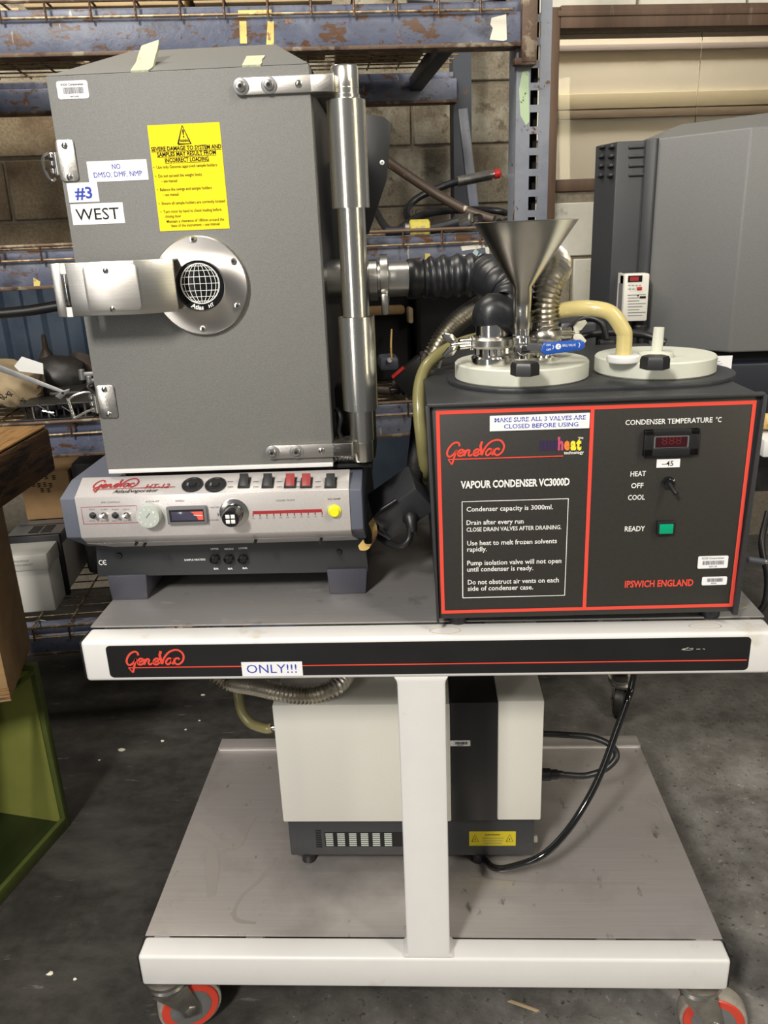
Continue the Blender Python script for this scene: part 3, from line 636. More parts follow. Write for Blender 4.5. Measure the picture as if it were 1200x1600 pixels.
# inverter box on the column
v = thing('inverter_drive', 'small beige motor drive box with red buttons on the charcoal cabinet', 'drive', (.478, .84, 1.09))
A = at(975, 503, y=.79); B = at(1016, 427, y=.79)
b = MB(); b.box(A.x-.004, B.x, .79, .831, A.z, B.z, 'cream_paint', .004); b.box(A.x-.004, A.x+.002, .80, .849, A.z, B.z, 'cream_paint'); obj('body', b, v)
for k in range(6):
    b = MB(); b.box(A.x-.0052, A.x-.0035, .80+.006*k, .803+.006*k, A.z+.015, B.z-.02, 'grey_ink'); obj('side_vent', b, v)
f = lambda px, py: at(px, py, y=.789)
def q2(px0, py0, px1, py1, m, nm, y0=.7885, y1=.790, r=.001, par=v):
    a, c = f(px0, py1), f(px1, py0); b = MB(); b.box(a.x, c.x, y0, y1, a.z, c.z, m, r*.5); return obj(nm, b, par)
q2(981, 430, 1004, 441, 'black_gloss', 'display'); q2(984, 432, 998, 439, 'dark_red_ink', 'digits', .7880, .7886, 0)
q2(995, 448, 1003, 453, 'red_plastic', 'stop_button', .787); 
for k in range(4): q2(982+5.4*k, 444, 985.5+5.4*k, 446.5, 'knob_grey', 'key', .788)
for k in range(2): q2(982+6*k, 449, 986+6*k, 452, 'knob_grey', 'key', .788)
b = MB()
for k in range(8):
    a = f(981, 461+4.6*k); c = f(1009-(k % 3)*5, 461+4.6*k); b.box(a.x, c.x, .7892, .7899, a.z-.0008, a.z+.0004, 'grey_ink')
for a, c in (((1000, 463), (1009, 466)), ((996, 461), (998, 463))):
    a, c = f(*a), f(*c); b.box(a.x, c.x, .7890, .7899, c.z, a.z, 'black_ink')
obj('print_lines', b, v)
b = MB(); c = at(1000, 512, y=.80); b.cyl(c-V((0, 0, .02)), c+V((0, 0, .006)), .014, 'black', bev=.003); b.tube([c, c+V((.01, 0, -.05)), c+V((.06, .01, -.09)), c+V((.14, 0, -.07))], .007, 'black'); obj('cable_gland', b, v)
# second trolley
t2 = thing('rear_trolley', 'dark trolley carrying the charcoal cabinet, caster seen under the table', 'trolley', (.82, 1.0, 0))
b = MB(); b.box(.40, 1.30, .72, 1.40, .74, .80, 'dark_metal', .004); obj('top', b, t2)
for x, y in ((.50, .76), (1.26, .76), (.50, 1.36), (1.26, 1.36)):
    b = MB(); b.box(x-.02, x+.02, y-.02, y+.02, .1, .74, 'dark_metal', .003); b2 = b
    if not (x < .6 and y < .8): obj('leg', b, t2)
cz = at(966, 1098, z=.012)
# leg above the visible caster
b = MB(); b.box(cz.x-.02, cz.x+.02, cz.y-.02, cz.y+.02, .115, .74, 'dark_metal', .003); obj('leg', b, t2)
def caster(parent, x, y, ztop, rw, wm, hub, ang=0, w=.03, fork='chrome_worn'):
    "swivel caster hanging from ztop; wheel on the ground"
    F = frame(x, y, 0, ang); keep = CUR[0]; use(keep @ F)
    off = rw*.55
    b = MB(); b.lathe([(.038, 0), (.038, .006), (.033, .010), (.036, .016), (.030, .020), (.030, .026)], (0, 0, ztop-.004), (0, 0, -1), fork, 32)
    for sx in (-1, 1):
        xo = sx*(w/2+.006)
        b.prism([(-.028, ztop-.028), (.030, ztop-.028), (off+.014, rw+.008), (off+.012, rw-.012), (off-.012, rw-.012), (off-.018, rw+.006)], 'x', xo-.0015, xo+.0015, fork, .0005)
    b.box(-.028, .030, -0, 0.0001, 0, 0.0001, fork) if 0 else None
    b.prism([(-.028, ztop-.028), (.030, ztop-.028), (.030, ztop-.024), (-.028, ztop-.024)], 'x', -(w/2+.0075), w/2+.0075, fork)
    c = obj('caster', b, parent)
    b = MB(); r = rw
    b.lathe([(r-.007, -w/2+.002), (r-.001, -w/2+.004), (r, -w/2+.008), (r, w/2-.008), (r-.001, w/2-.004), (r-.007, w/2-.002)], (0, off, rw), (1, 0, 0), 'tread' if wm == 'pu_red' else wm, 40)
    b.lathe([(.02, -w/2), (r-.007, -w/2), (r-.005, -w/2+.003), (r-.005, w/2-.003), (r-.007, w/2), (.02, w/2)], (0, off, rw), (1, 0, 0), wm, 40)
    b.lathe([(.008, -w/2-.002), (r-.019, -w/2-.0008), (r-.019, w/2+.0008), (.008, w/2+.002)], (0, off, rw), (1, 0, 0), hub, 40)
    obj('wheel', b, c)
    b = MB(); b.lathe([(.007, -w/2-.010), (.010, -w/2-.0085), (.010, w/2+.0085), (.007, w/2+.010)], (0, off, rw), (1, 0, 0), fork, 6); obj('axle_bolt', b, c)
    use(keep); return c
caster(t2, cz.x, cz.y-.02, .115, .042, 'dark_metal', 'dark_metal', 160)
p = at(1189, 662, y=.60); q = at(1189, 682, y=.58)
b = MB(); b.cyl((p.x, .62, p.z), (p.x+.3, .60, p.z), .016, 'tape_old'); obj('brass_pipe', b, None, 'brass coloured pipe at the right picture edge behind the condenser', 'pipe')
b = MB(); b.box(q.x-.005, q.x+.25, .55, .66, q.z-.035, q.z, 'white_paint', .004); obj('white_box', b, None, 'white box under the brass pipe behind the condenser', 'box')
b = MB(); p = at(1176, 877, y=.35); b.cyl(p-V((.01, 0, -.004)), p+V((.02, 0, -.002)), .006, 'cap_paint', bev=.002); b.cyl(p-V((-.018, 0, 0)), p+V((.028, 0, -.002)), .0045, 'chrome'); obj('blue_fitting', b, None, 'small blue and silver pipe fitting low behind the condenser', 'fitting')
b = MB(); b.tube([at(1200, 800, y=.5), at(1190, 850, y=.45), at(1199, 900, y=.42), at(1196, 940, y=.40), at(1185, 958, y=.4)], .006, 'black'); obj('black_cable', b, None, 'black cable hanging at the right edge behind the condenser', 'cable')
# white bucket bottom right corner
b = MB(); c = at(1222, 1560, z=.0)
b.lathe([(.045, 0), (.055, .10), (.058, .10), (.058, .112), (.054, .114), (.052, .104), (.044, .006)], (c.x+.028, c.y, 0), (0, 0, 1), 'white_plastic', 40); obj('white_tub', b, None, 'white plastic tub on the floor at the lower right corner', 'tub')
# black wall cabinet space behind lids
b = MB(); b.box(.31, .392, .80, 1.2, .74, 1.11, 'navy_black', .01); obj('black_plinth', b, None, 'low black box beside the charcoal cabinet behind the lids', 'box')
for px, py, y in ((938, 522, .66),):
    p = at(948, 545, y=.54); h = thing('plug_lead', 'black power plug with cable standing behind the right lid', 'plug', p-V((0, 0, .03)))
    b = MB(); b.box(p.x-.014, p.x+.014, .535, .56, p.z-.02, p.z+.016, 'black', .004); obj('plug', b, h)
    b = MB(); b.tube([at(948, 530, y=.545), at(940, 505, y=.55), at(918, 497, y=.56), at(895, 510, y=.57), at(875, 530, y=.58)], .006, 'black'); obj('lead', b, h)
    b = MB()
    for i in (-1, 1):
        for j in (-1, 1): b.cyl((p.x+i*.005, .5345, p.z+j*.005), (p.x+i*.005, .5355, p.z+j*.005), .0016, 'knob_grey', seg=8)
    obj('pin_hole', b, h)
b = MB(); b.tube([at(870, 540, y=.56), at(930, 521, y=.58), at(1000, 522, y=.58), at(1040, 535, y=.56)], .007, 'black'); obj('black_cable', b, None, 'black cable lying behind the white lids', 'cable')
# ================================================================ LEFT FOREGROUND
use(WORLD)
G = thing('green_cabinet', 'open fronted olive green steel cabinet on the floor at left', 'cabinet', (-1.1, .3, 0))
use(frame(-.853, .548, 0, math.degrees(math.atan2(-.853+.757, .474))))   # local -y runs along the opening towards the camera
L1, D1, Hh = .75, .55, .44
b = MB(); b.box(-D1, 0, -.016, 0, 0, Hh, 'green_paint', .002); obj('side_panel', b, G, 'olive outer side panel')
b = MB(); b.box(-D1+.01, -.012, -.019, -.0165, .02, Hh-.016, 'green_lit', 0); obj('lit_inner_face', b, G, 'lit lighter green inner face')  # lighter green puts the light on this face into its colour
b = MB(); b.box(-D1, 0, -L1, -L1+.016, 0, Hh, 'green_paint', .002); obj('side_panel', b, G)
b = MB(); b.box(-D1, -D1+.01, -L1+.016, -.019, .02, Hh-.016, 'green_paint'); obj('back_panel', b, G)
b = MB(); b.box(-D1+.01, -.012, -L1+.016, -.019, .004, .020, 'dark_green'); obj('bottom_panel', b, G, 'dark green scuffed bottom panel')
b = MB(); b.box(-.012, 0, -L1+.016, -.016, 0, .030, 'green_paint', .002); obj('rim', b, G); b = MB(); b.box(-.012, 0, -L1+.016, -.016, Hh-.02, Hh-.015, 'green_paint', 0); obj('rim', b, G)
b = MB(); b.box(-D1, -.10, -L1, 0, Hh-.015, Hh, 'green_paint', .002); obj('top_panel', b, G)
use(WORLD)
# plywood box standing on it
n = at(17, 1095, z=Hh+.001); TZ = at(12, 806, x=n.x, y=None).z if 0 else None
tz = at(11, 806, y=n.y).z
h = thing('plywood_box', 'plywood box with striped ply edges standing on the green cabinet', 'box', (n.x-.1, n.y+.1, Hh+.001))
use(frame(n.x, n.y, 0, 16))
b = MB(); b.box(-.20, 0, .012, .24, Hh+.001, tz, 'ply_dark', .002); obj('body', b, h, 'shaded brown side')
b = MB(); b.box(-.20, 0, 0, .012, Hh+.03, tz, 'plywood', .001); obj('front_board', b, h)
for k in range(6):
    b = MB(); b.box(-.20, .001, -.0015, .012, Hh+.0015+.0047*k, Hh+.0057+.0047*k, 'timber' if k % 2 else 'ply_dark', .0005); obj('ply_edge', b, h)
use(WORLD)
# heavy timber lying on the plywood box
A, B_, C_ = at(0, 705, z=tz+.105), at(76, 663, z=tz+.105), at(66, 652, z=tz+.105)
th = math.degrees(math.atan2(B_.y-A.y, B_.x-A.x))
use(frame(B_.x, B_.y, 0, th)); ln = .42
h = thing('timber_beam', 'thick rough brown timber beam lying across the plywood box', 'timber', (-.15, .05, tz+.001))
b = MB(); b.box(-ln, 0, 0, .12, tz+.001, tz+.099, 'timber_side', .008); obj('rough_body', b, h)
b = MB(); b.box(-ln+.003, -.004, .004, .116, tz+.099, tz+.105, 'timber', .003); obj('lit_top', b, h, 'top face with light painted into its colour')  # lighter slab: light falling on the top is put into its colour
use(WORLD)
# ================================================================ CART
cart = thing('instrument_trolley', 'white framed trolley with steel shelves and red casters carrying both instruments', 'trolley', (0, .3, 0))
WX = .479
def endcap(b, z0, z1, y0, y1):
    for sx in (-1, 1): b.box(sx*WX-.004 if sx > 0 else -WX-.001, sx*WX+.001 if sx > 0 else -WX+.004, y0+.004, y1-.002, z0+.003, z1-.003, 'black', .001)
b = MB(); b.box(-WX+.002, WX-.002, 0, .042, .716, .780, 'white_paint', .0055, 3); obj('table_beam', b, cart)
b = MB(); b.box(-WX+.002, WX-.002, 0, .042, .1375, .2005, 'white_paint', .0055, 3); obj('base_beam', b, cart)
for z0, z1 in ((.716, .780), (.1375, .2005)):
    for xa_ in (-WX-.001, WX-.004): b = MB(); b.box(xa_, xa_+.005, .004, .040, z0+.003, z1-.003, 'black', .001); obj('end_cap', b, cart)
b = MB(); b.box(-WX+.002, WX-.002, .552, .594, .716, .780, 'white_paint', .006, 2); obj('table_beam', b, cart)
b = MB(); b.box(-WX+.002, WX-.002, .552, .594, .1375, .2035, 'white_paint', .006, 2); obj('base_beam', b, cart)
for y in (0, .552):
    b = MB(); b.prism([(-.040, .7175), (-.034, .708), (-.0345, .208), (-.044, .199), (.044, .199), (.0345, .208), (.034, .708), (.040, .7175)], 'y', y+.001, y+.041, 'white_paint', .004); obj('column', b, cart)
for x in (-.3, .3):
    for z in (.70, .15): b = MB(); b.box(x-.015, x+.015, .041, .553, z, z+.018, 'white_paint', .002); obj('cross_member', b, cart)
for x in (-WX+.012, WX-.04):
    for z in (.72, .14): b = MB(); b.box(x, x+.028, .040, .554, z, z+.05, 'white_paint', .003); obj('side_rail', b, cart)
b = MB(); b.box(-WX+.001, WX-.001, .0425, .592, .7795, .7825, 'table_steel', .001); obj('table_top', b, cart, 'stained brushed steel top')
b = MB(); b.box(-WX+.001, WX-.001, .0425, .555, .1985, .2010, 'shelf_steel', .001); obj('lower_shelf', b, cart, 'scuffed brushed steel shelf')
b = MB(); b.box(-WX+.003, WX-.001, .556, .592, .2035, .206, 'shelf_steel', .001); b.box(-WX+.003, WX-.001, .5545, .5575, .2005, .205, 'shelf_steel', 0); obj('shelf_lip', b, cart)
for i, (pp, wd_) in enumerate((([(303, 1288), (322, 1300), (345, 1318), (368, 1322), (378, 1300), (395, 1275)], .012), ([(330, 1325), (332, 1360), (330, 1400)], .012), ([(430, 1340), (410, 1370), (378, 1400), (366, 1425), (372, 1438), (400, 1442)], .004), ([(1010, 1250), (1030, 1262), (1040, 1285)], .004), ([(735, 1368), (800, 1376), (900, 1379), (1010, 1380)], .0012))):
    P_ = smooth_path([at(a, c, z=.2013) for a, c in pp], 5); L_, R_ = [], []
    for k, q in enumerate(P_):
        t_ = (P_[min(k+1, len(P_)-1)]-P_[max(k-1, 0)]).normalized(); nn = V((-t_.y, t_.x, 0)); ww = wd_*(.8+.2*math.sin(k*.4)); L_.append(q+nn*ww); R_.append(q-nn*ww)
    n_ = len(P_); b = MB(); b.poly(L_+R_, [(k, k+1, n_+k+1, n_+k) for k in range(n_-1)], 'smear'); obj('smear', b, cart, 'greasy smear on the shelf')
# scuffs and cup rings
b = MB(); rr = random.Random(3)
for cx, cy in ((.035, .018), (.39, .020), (.445, .075)):
    n = 22; b.tube([(cx+.018*math.cos(2*math.pi*k/n)*1.2, cy+.009*math.sin(2*math.pi*k/n), .7801+(.0027 if cy > .043 else 0)) for k in range(n+1)], .0004, 'kraft', 4, smooth=False)
obj('cup_ring', b, cart, 'brown ring stains on the white beam')
b = MB()
b.prism(rounded(-.441, .445, .723, .7735, .006), 'y', -.0008, .0002, 'black_gloss'); band = obj('nameplate_band', b, cart, 'long black band with red line')
b = MB(); p = at(208, 1051, y=-.001); logo(b, p.x, p.z, .000112, -.0011, 'red_ink', .442); obj('lettering', b, band, 'red cursive wordmark')
b = MB(); rr = random.Random(8)
for k in range(9):
    x = .365+rr.uniform(-.012, .02); z = .7565+rr.uniform(-.002, .002); b.ribbon([(x, z), (x+rr.uniform(.002, .009), z+rr.uniform(-.001, .001))], .0007, -.00095, 'knob_grey', smooth=False)
obj('scratch', b, band)
s = sticker(cart, 'paper_label', *[v_ for v_ in (at(377, 1033, y=0).x, at(472, 1033, y=0).x, at(377, 1056, y=0).z, at(377, 1034, y=0).z)], -.0012, 'white_label', .0006)
tag(s, 'white label reading ONLY!!!')
b = MB(); lines(b, [('ONLY!!!', 386, 464, 1052, 14, 'blue_ink', 0, 1051)], -.0020); obj('lettering', b, s)
caster(cart, -.447, .032, .1375, .054, 'pu_red', 'grey_metal', -66, .034)
caster(cart, .440, .032, .1375, .054, 'pu_red', 'grey_metal', -98, .034)
caster(cart, -.425, .56, .1375, .054, 'pu_red', 'grey_metal', 20, .034)
caster(cart, .425, .56, .1375, .054, 'pu_red', 'grey_metal', 20, .034)
# ================================================================ EVAPORATOR
use(EV)
TT = .7827
ev = thing('vacuum_evaporator', 'grey cabinet evaporator with door, hinge column and silver control console', 'evaporator', (0, .15, TT))
for x in (-.2, .139):
    b = MB(); b.poly([(x, -.003, .825), (x+.062, -.003, .825), (x+.062, .30, .825), (x, .30, .825), (x+.002, -.001, TT), (x+.058, -.001, TT), (x+.058, .30, TT), (x+.002, .30, TT)], [(0, 1, 2, 3), (4, 5, 6, 7), (0, 1, 5, 4), (1, 2, 6, 5), (2, 3, 7, 6), (3, 0, 4, 7)], 'foot_paint', .002); obj('foot', b, ev)
b = MB(); b.prism([(-.215, .822), (.203, .818), (.198, .90), (-.208, .90)], 'y', 0, .34, 'dark_paint', .002); obj('base_housing', b, ev)
# console: side profile extruded along x
prof = [(-.070, .973), (-.070, .912), (-.052, .897), (-.004, .874), (.0, .905), (.02, .985), (-.005, .988), (-.045, .989)]
b = MB(); b.prism([(-.069, .972), (-.069, .913), (-.005, .875), (.06, .875), (.34, .90), (.34, .985), (-.02, .985)], 'x', -.2205, .2025, 'cap_paint', .002); obj('console_shell', b, ev, 'blue grey end caps')
b = MB(); b.prism([(-.0715, .9735), (-.0715, .9135), (-.055, .898), (-.053, .899), (-.0695, .9145), (-.0695, .973), (-.032, .9895), (-.034, .9915)], 'x', -.198, .185, 'panel_steel', .0006, 1); pan = obj('control_panel', b, ev, 'brushed silver control panel')
b = MB(); b.poly([(-.198, -.055, .898), (.185, -.055, .898), (.190, -.003, .872), (-.180, -.003, .872), (-.198, -.052, .902), (.185, -.052, .902), (.190, -.003, .878), (-.180, -.003, .878)], [(0, 1, 2, 3), (4, 5, 6, 7), (0, 1, 5, 4), (1, 2, 6, 5), (2, 3, 7, 6), (3, 0, 4, 7)], 'panel_steel'); obj('console_chin', b, ev)
b = MB()
for px, py in ((231, 843), (220, 838), (402, 838), (503, 837)):
    p = at(px, py, y=-.036); b.cyl((p.x, -.062, p.z-.003), (p.x, -.025, p.z+.003), .0022, 'matte_black', seg=10)
obj('rivet', b, ev)
YF = -.0717
def F(px, py, y=YF): return at(px, py, y=y)
# face items
b = MB()
A = F(131, 819); B = F(213, 790); b.ribbon([(A.x, A.z), (B.x, A.z), (B.x, B.z), (A.x, B.z), (A.x, A.z)], .0008, YF-.0002, 'dark_red_ink', smooth=False)
lines(b, [('SITE CONTROLS', 158, 188, 786, 2.6, 'grey_ink'), ('HEATER', 328, 343, 794, 2.6, 'grey_ink'), ('POWER', 328, 342, 814, 2.6, 'grey_ink'), ('SPEED', 274, 288, 784, 2.6, 'grey_ink'),
           ('LIQUID FLOW', 432, 461, 783, 2.8, 'grey_ink'), ('VAC RAMP', 512, 532, 781, 2.8, 'black_ink'), ('ROTOR SET', 228, 249, 785, 2.6, 'grey_ink')], YF-.0002)
for i, px in enumerate((144, 163, 180, 197)):
    lines(b, [(('SET', 'UP', 'RUN', 'ON')[i], px-5, px+5, 797, 2.2, 'grey_ink'), (('COOL', 'DOWN', 'HEAT', 'OFF')[i], px-5, px+5, 815, 2.2, 'grey_ink')], YF-.0002)
p0, p1 = F(395, 801), F(503, 798); b.box(p0.x, p1.x, YF-.0004, YF, p0.z-.0022, p0.z+.0022, 'dark_red_ink')
for k in range(11):
    x = p0.x+(p1.x-p0.x)*k/10; b.box(x-.0006, x+.0006, YF-.0003, YF, p0.z-.0062, p0.z-.0015, 'dark_red_ink'); put_text(b, str(100-10*k), x-.0018, x+.0018, p0.z-.0094, .0018, YF-.0002, 'grey_ink')
p = F(340, 804); b.prism([(p.x, p.z+.003), (p.x+.003, p.z), (p.x, p.z-.003)], 'y', YF-.0003, YF, 'grey_ink')
obj('panel_print', b, pan)
for i, (px, py) in enumerate(((145, 805), (163, 805), (180, 805), (198, 805))):
    p = F(px, py); b = MB(); b.lathe([(.0046, 0), (.0046, .002), (.0026, .003), (.0024, .006), (.0020, .013)], (p.x, YF, p.z), (.0 if i % 2 else .25, -1, .25), 'chrome' if i % 2 else 'black', 12); obj('toggle_switch', b, ev)
p = F(235, 803); b = MB(); b.lathe([(.0165, 0), (.0168, .010), (.0160, .013), (.010, .0135)], (p.x, YF, p.z), (0, -1, 0), 'knob_grey', 36); sd = obj('speed_dial', b, ev, 'round grey numbered dial')
b = MB()
for k in range(10):
    a = R(36*k); x = p.x+.0115*math.cos(a); z = p.z+.0115*math.sin(a); put_text(b, str(k), x-.0014, x+.0014, z-.0016, .0032, YF-.0139, 'white_ink', .02)
b.ribbon([(p.x-.002, p.z-.001), (p.x+.004, p.z+.006)], .001, YF-.0139, 'grey_ink', smooth=False); obj('dial_marks', b, sd)
A = F(264, 818); B = F(323, 789); b = MB()
b.box(A.x, B.x, YF-.006, YF, A.z, B.z, 'grey_ink', .0015); b.box(A.x+.004, B.x-.004, YF-.0062, YF-.0058, A.z+.004, B.z-.004, 'black'); fr = obj('display', b, ev, 'black framed liquid crystal display')
b = MB(); b.box(A.x+.007, B.x-.005, YF-.0066, YF-.006, A.z+.006, B.z-.007, 'lcd', .0003); obj('screen', b, fr)
b = MB(); b.poly([(B.x-.022, YF-.0068, B.z-.007), (B.x-.005, YF-.0068, B.z-.007), (B.x-.005, YF-.0068, A.z+.0065), (B.x-.0125, YF-.0068, A.z+.0065), (B.x-.014, YF-.0068, B.z-.014)], [(0, 1, 2, 3, 4)], 'lcd_red'); b.ribbon([(B.x-.018, B.z-.012), (B.x-.006, B.z-.013)], .0008, YF-.007, 'white_ink', smooth=False); obj('screen_red', b, fr, 'red lit segment')
p = F(366, 801); b = MB(); b.lathe([(.0205, 0), (.0205, .001), (.0190, .0015)], (p.x, YF, p.z), (0, -1, 0), 'chrome', 40); obj('dial_plate', b, ev)
b = MB(); b.lathe([(.0135, 0), (.0135, .006), (.0125, .008), (.0125, .024), (.0115, .026)], (p.x, YF-.001, p.z), (0, -1, 0), 'black_gloss', 24); kn = obj('jog_knob', b, ev, 'black knob with white key marks')
b = MB()
for i in (-1, 1):
    for j in (-1, 1): x, z = p.x+i*.0036, p.z+j*.0036; b.box(x-.0028, x+.0028, YF-.0275, YF-.0268, z-.0028, z+.0028, 'white_ink', .0005)
obj('key_mark', b, kn)
p = F(523, 798); b = MB(); b.lathe([(.0090, 0), (.0090, .0025), (.0075, .003), (.0072, .0065), (.006, .008)], (p.x, YF, p.z), (0, -1, 0), 'yellow_button', 28); obj('push_button', b, ev, 'round yellow push button')
# sloped strip items: plane through (-.0705,.9745)-( -.033,.9905)
sl = math.atan2(.017, .038); slopeM = lambda x, y: V((x, y, .9748+(y+.0705)*math.tan(sl)))
def onslope(px, py):
    o = at(px, py, y=0); Fi = CUR[0].inverted(); c = Fi @ CAM; d = (o-c)
    # z = .9748 + (y+.0705)*k
    k = math.tan(sl); t = (.9748+.0705*k+c.y*k-c.z)/(d.z-d.y*k); return c+d*t
def slp(b, c): b.xf(M.Translation(c) @ M.Rotation(sl, 4, 'X')); return b
for px, py in ((301, 758), (337, 758)):
    c = onslope(px, py); b = MB(); b.lathe([(.0150, 0), (.0150, .002), (.0125, .003), (.0115, .0018), (.006, .0016), (.005, .004), (.001, .0042)], (0, 0, 0), (0, 0, 1), 'black', 32); b.box(-.008, -.002, -.003, .003, .001, .0032, 'grey_metal', .001); slp(b, c); obj('socket', b, ev, 'round black recessed socket')
for i, px in enumerate((382, 419, 454, 479, 517)):
    c = onslope(px, 755); b = MB(); b.box(-.0085, .0085, -.0105, .0105, 0, .0018, 'black', .0006); b.poly([(-.006, -.008, .0015), (.006, -.008, .0015), (.006, .008, .0015), (-.006, .008, .0015), (-.006, -.007, .002), (.006, -.007, .002), (.006, .008, .0115), (-.006, .008, .0115)], [(0, 1, 2, 3), (4, 5, 6, 7), (0, 1, 5, 4), (1, 2, 6, 5), (2, 3, 7, 6), (3, 0, 4, 7)], 'red_rocker' if i in (2, 3) else 'black', .0006)
    slp(b, c); obj('rocker_switch', b, ev, 'red rocker switch' if i in (2, 3) else 'black rocker switch')
b = MB(); b.join(text_bm('HT-12', .01, .3), 'dark_red_ink')
c = onslope(225, 764); b.xf(M.Translation(c+V((0, 0, .0008))) @ M.Rotation(sl, 4, 'X') @ M.Scale(.013, 4)); obj('model_lettering', b, pan)
b = MB(); b.join(text_bm('AtlasEvaporator', .01, .3), 'black_ink'); c = onslope(176, 771); b.xf(M.Translation(c+V((0, 0, .0008))) @ M.Rotation(sl, 4, 'X') @ M.Scale(.0095, 4)); obj('model_lettering', b, pan)
b = MB(); logo(b, 0, 0, .000085, 0, 'dark_red_ink', .112); c = onslope(148, 770); b.xf(M.Translation(c+V((0, 0, .0008))) @ M.Rotation(sl-R(90), 4, 'X')); obj('logo_lettering', b, pan, 'red cursive wordmark')
b = MB()
for px in (360, 400, 437, 466, 497): c = onslope(px, 753); b.box(c.x-.004, c.x+.004, c.y-.001, c.y, c.z+.0006, c.z+.001, 'grey_ink'); c = onslope(px, 761); b.box(c.x-.004, c.x+.004, c.y-.001, c.y, c.z+.0006, c.z+.001, 'grey_ink')
obj('switch_print', b, pan)
# base front items
for px in (336, 358, 380):
    p = at(px, 873, y=-.001); b = MB(); b.lathe([(.0078, 0), (.0078, .006), (.0060, .008), (.0045, .006), (.002, .006)], (p.x, 0, p.z), (0, -1, 0), 'black_gloss', 24); obj('heater_socket', b, ev, 'round black heater knob')
b = MB(); lines(b, [('UPPER', 329, 342, 859, 3, 'white_ink', .02), ('MIDDLE', 351, 365, 859, 3, 'white_ink', .02), ('LOWER', 373, 387, 858, 3, 'white_ink', .02), ('SAMPLE HEATERS', 288, 321, 876, 3, 'white_ink', .02),
                      ('8A', 334, 342, 890, 3, 'white_ink', .03), ('8A', 356, 364, 890, 3, 'white_ink', .03), ('8A', 379, 387, 889, 3, 'white_ink', .03)], -.0012); 
c = at(158, 879, y=-.0012)
for dx in (0, .0062): b.ribbon([(c.x+dx+.0032*math.cos(R(a)), c.z+.0036*math.sin(R(a))) for a in (55, 90, 140, 180, 220, 270, 305)], .0012, -.0012, 'white_ink')
c = V((c.x+.0062, 0, c.z)); b.ribbon([(c.x-.003, c.z), (c.x+.001, c.z)], .001, -.0013, 'white_ink', smooth=False)
obj('base_lettering', b, ev)
for px, py in ((186, 868), (530, 863)):
    p = at(px, py, y=-.001); b = MB(); screw(b, p.x, -.0, p.z, .0045, 'dark_metal'); obj('screw', b, ev)
# curled adhesive strip at the console's right end
b = MB(); pts = [at(578, 815, y=-.03), at(583, 828, y=-.035), at(584, 842, y=-.04), at(578, 855, y=-.045), at(566, 857, y=-.05), at(562, 850, y=-.045)]
Pp = smooth_path(pts, 5); W_ = V((.004, .012, .001))
for w in (0, 1): pass
vs = [p-W_*.5 for p in Pp]+[p+W_*.5+V((.003, 0, .004)) for p in Pp]; n = len(Pp)
b.poly(vs, [(i, i+1, n+i+1, n+i) for i in range(n-1)], 'tape_old'); obj('peeling_strip', b, ev, 'curled yellow adhesive strip')
# chamber body, roof, door
b = MB(); b.box(-.156, .150, .004, .42, .995, 1.498, 'dark_paint', .003); obj('chamber', b, ev)
b = MB(); b.box(.149, .156, -.002, .03, 1.0, 1.495, 'tape_old', 0); b.box(.1495, .1525, .05, .40, 1.02, 1.47, 'black', .001); obj('seal_edge', b, ev, 'tan edge of the door seal')
b = MB(); T0 = [(-.1595, -.034), (.163, -.034), (.163, .42), (-.1595, .42)]; ra, rb_ = at(203, 80, y=.062), at(430, 69, y=.062); T1 = [(ra.x, .062), (rb_.x, .062), (rb_.x, .33), (ra.x, .33)]; RZ = (ra.z+rb_.z)/2
b.poly([(x, y, 1.501) for x, y in T0]+[(x, y, RZ) for x, y in T1], [(3, 2, 1, 0), (4, 5, 6, 7), (0, 1, 5, 4), (1, 2, 6, 5), (2, 3, 7, 6), (3, 0, 4, 7)], 'roof_paint', .0015); roof = obj('roof', b, ev, 'sloping hipped sheet roof')
b = MB(); b.box(-.1595, .1625, -.035, -.003, 1.003, 1.5005, 'door_paint', .0012); door = obj('door', b, ev)
b = MB(); b.box(-.158, .162, -.0365, -.006, .9965, 1.0026, 'white_paint', .0008); obj('bottom_trim', b, door, 'pale bottom edge strip')
b = MB(); b.box(-.14, .16, -.02, .30, .986, .996, 'matte_black'); obj('chamber_base', b, ev)
DY = -.035
def D(px, py, y=DY): return at(px, py, y=y)
# handle bar: channel with bent end and slot
zt, zb_ = D(150, 408, -.09).z, D(150, 496, -.09).z
zt, zb_ = 1.2845, 1.2195
b = MB(); xl, xm_, xr_ = -.169, -.064, -.022
b.box(xl+.0190, xm_+.0005, -.092, -.0885, zb_, zt, 'steel', .001)
b.box(xl, xl+.0120, -.092, -.0885, zb_, zt, 'steel', .001); b.box(xl+.0119, xl+.0191, -.092, -.0885, zt-.013, zt, 'steel', 0); b.box(xl+.0119, xl+.0191, -.092, -.0885, zb_, zb_+.012, 'steel', 0)
b.prism([(xm_, -.092), (xr_, -.068), (xr_, -.064), (xm_, -.0885)], 'z', zb_, zt, 'steel', .0005)
for z0 in (zb_, zt-.0025):
    b.prism([(xl, -.0915), (xm_, -.0915), (xr_, -.0675), (xr_, -.0400), (xm_, -.0655), (xl+.01, -.0700)], 'z', z0, z0+.0025, 'steel', .0006)
hb = obj('handle', b, door, 'brushed steel bent handle with slotted end')
b = MB(); b.prism(rounded(xl+.040, xm_+.003, zb_+.005, zt-.004, .006), 'y', -.0930, -.0918, 'plate_steel', .0004)
b2 = MB(); obj('handle_plate', b, door)
b = MB(); b.box(xl+.0135, xl+.0165, -.0905, -.085, zb_+.014, zt-.014, 'chrome', .001); obj('handle_slot_bar', b, door)
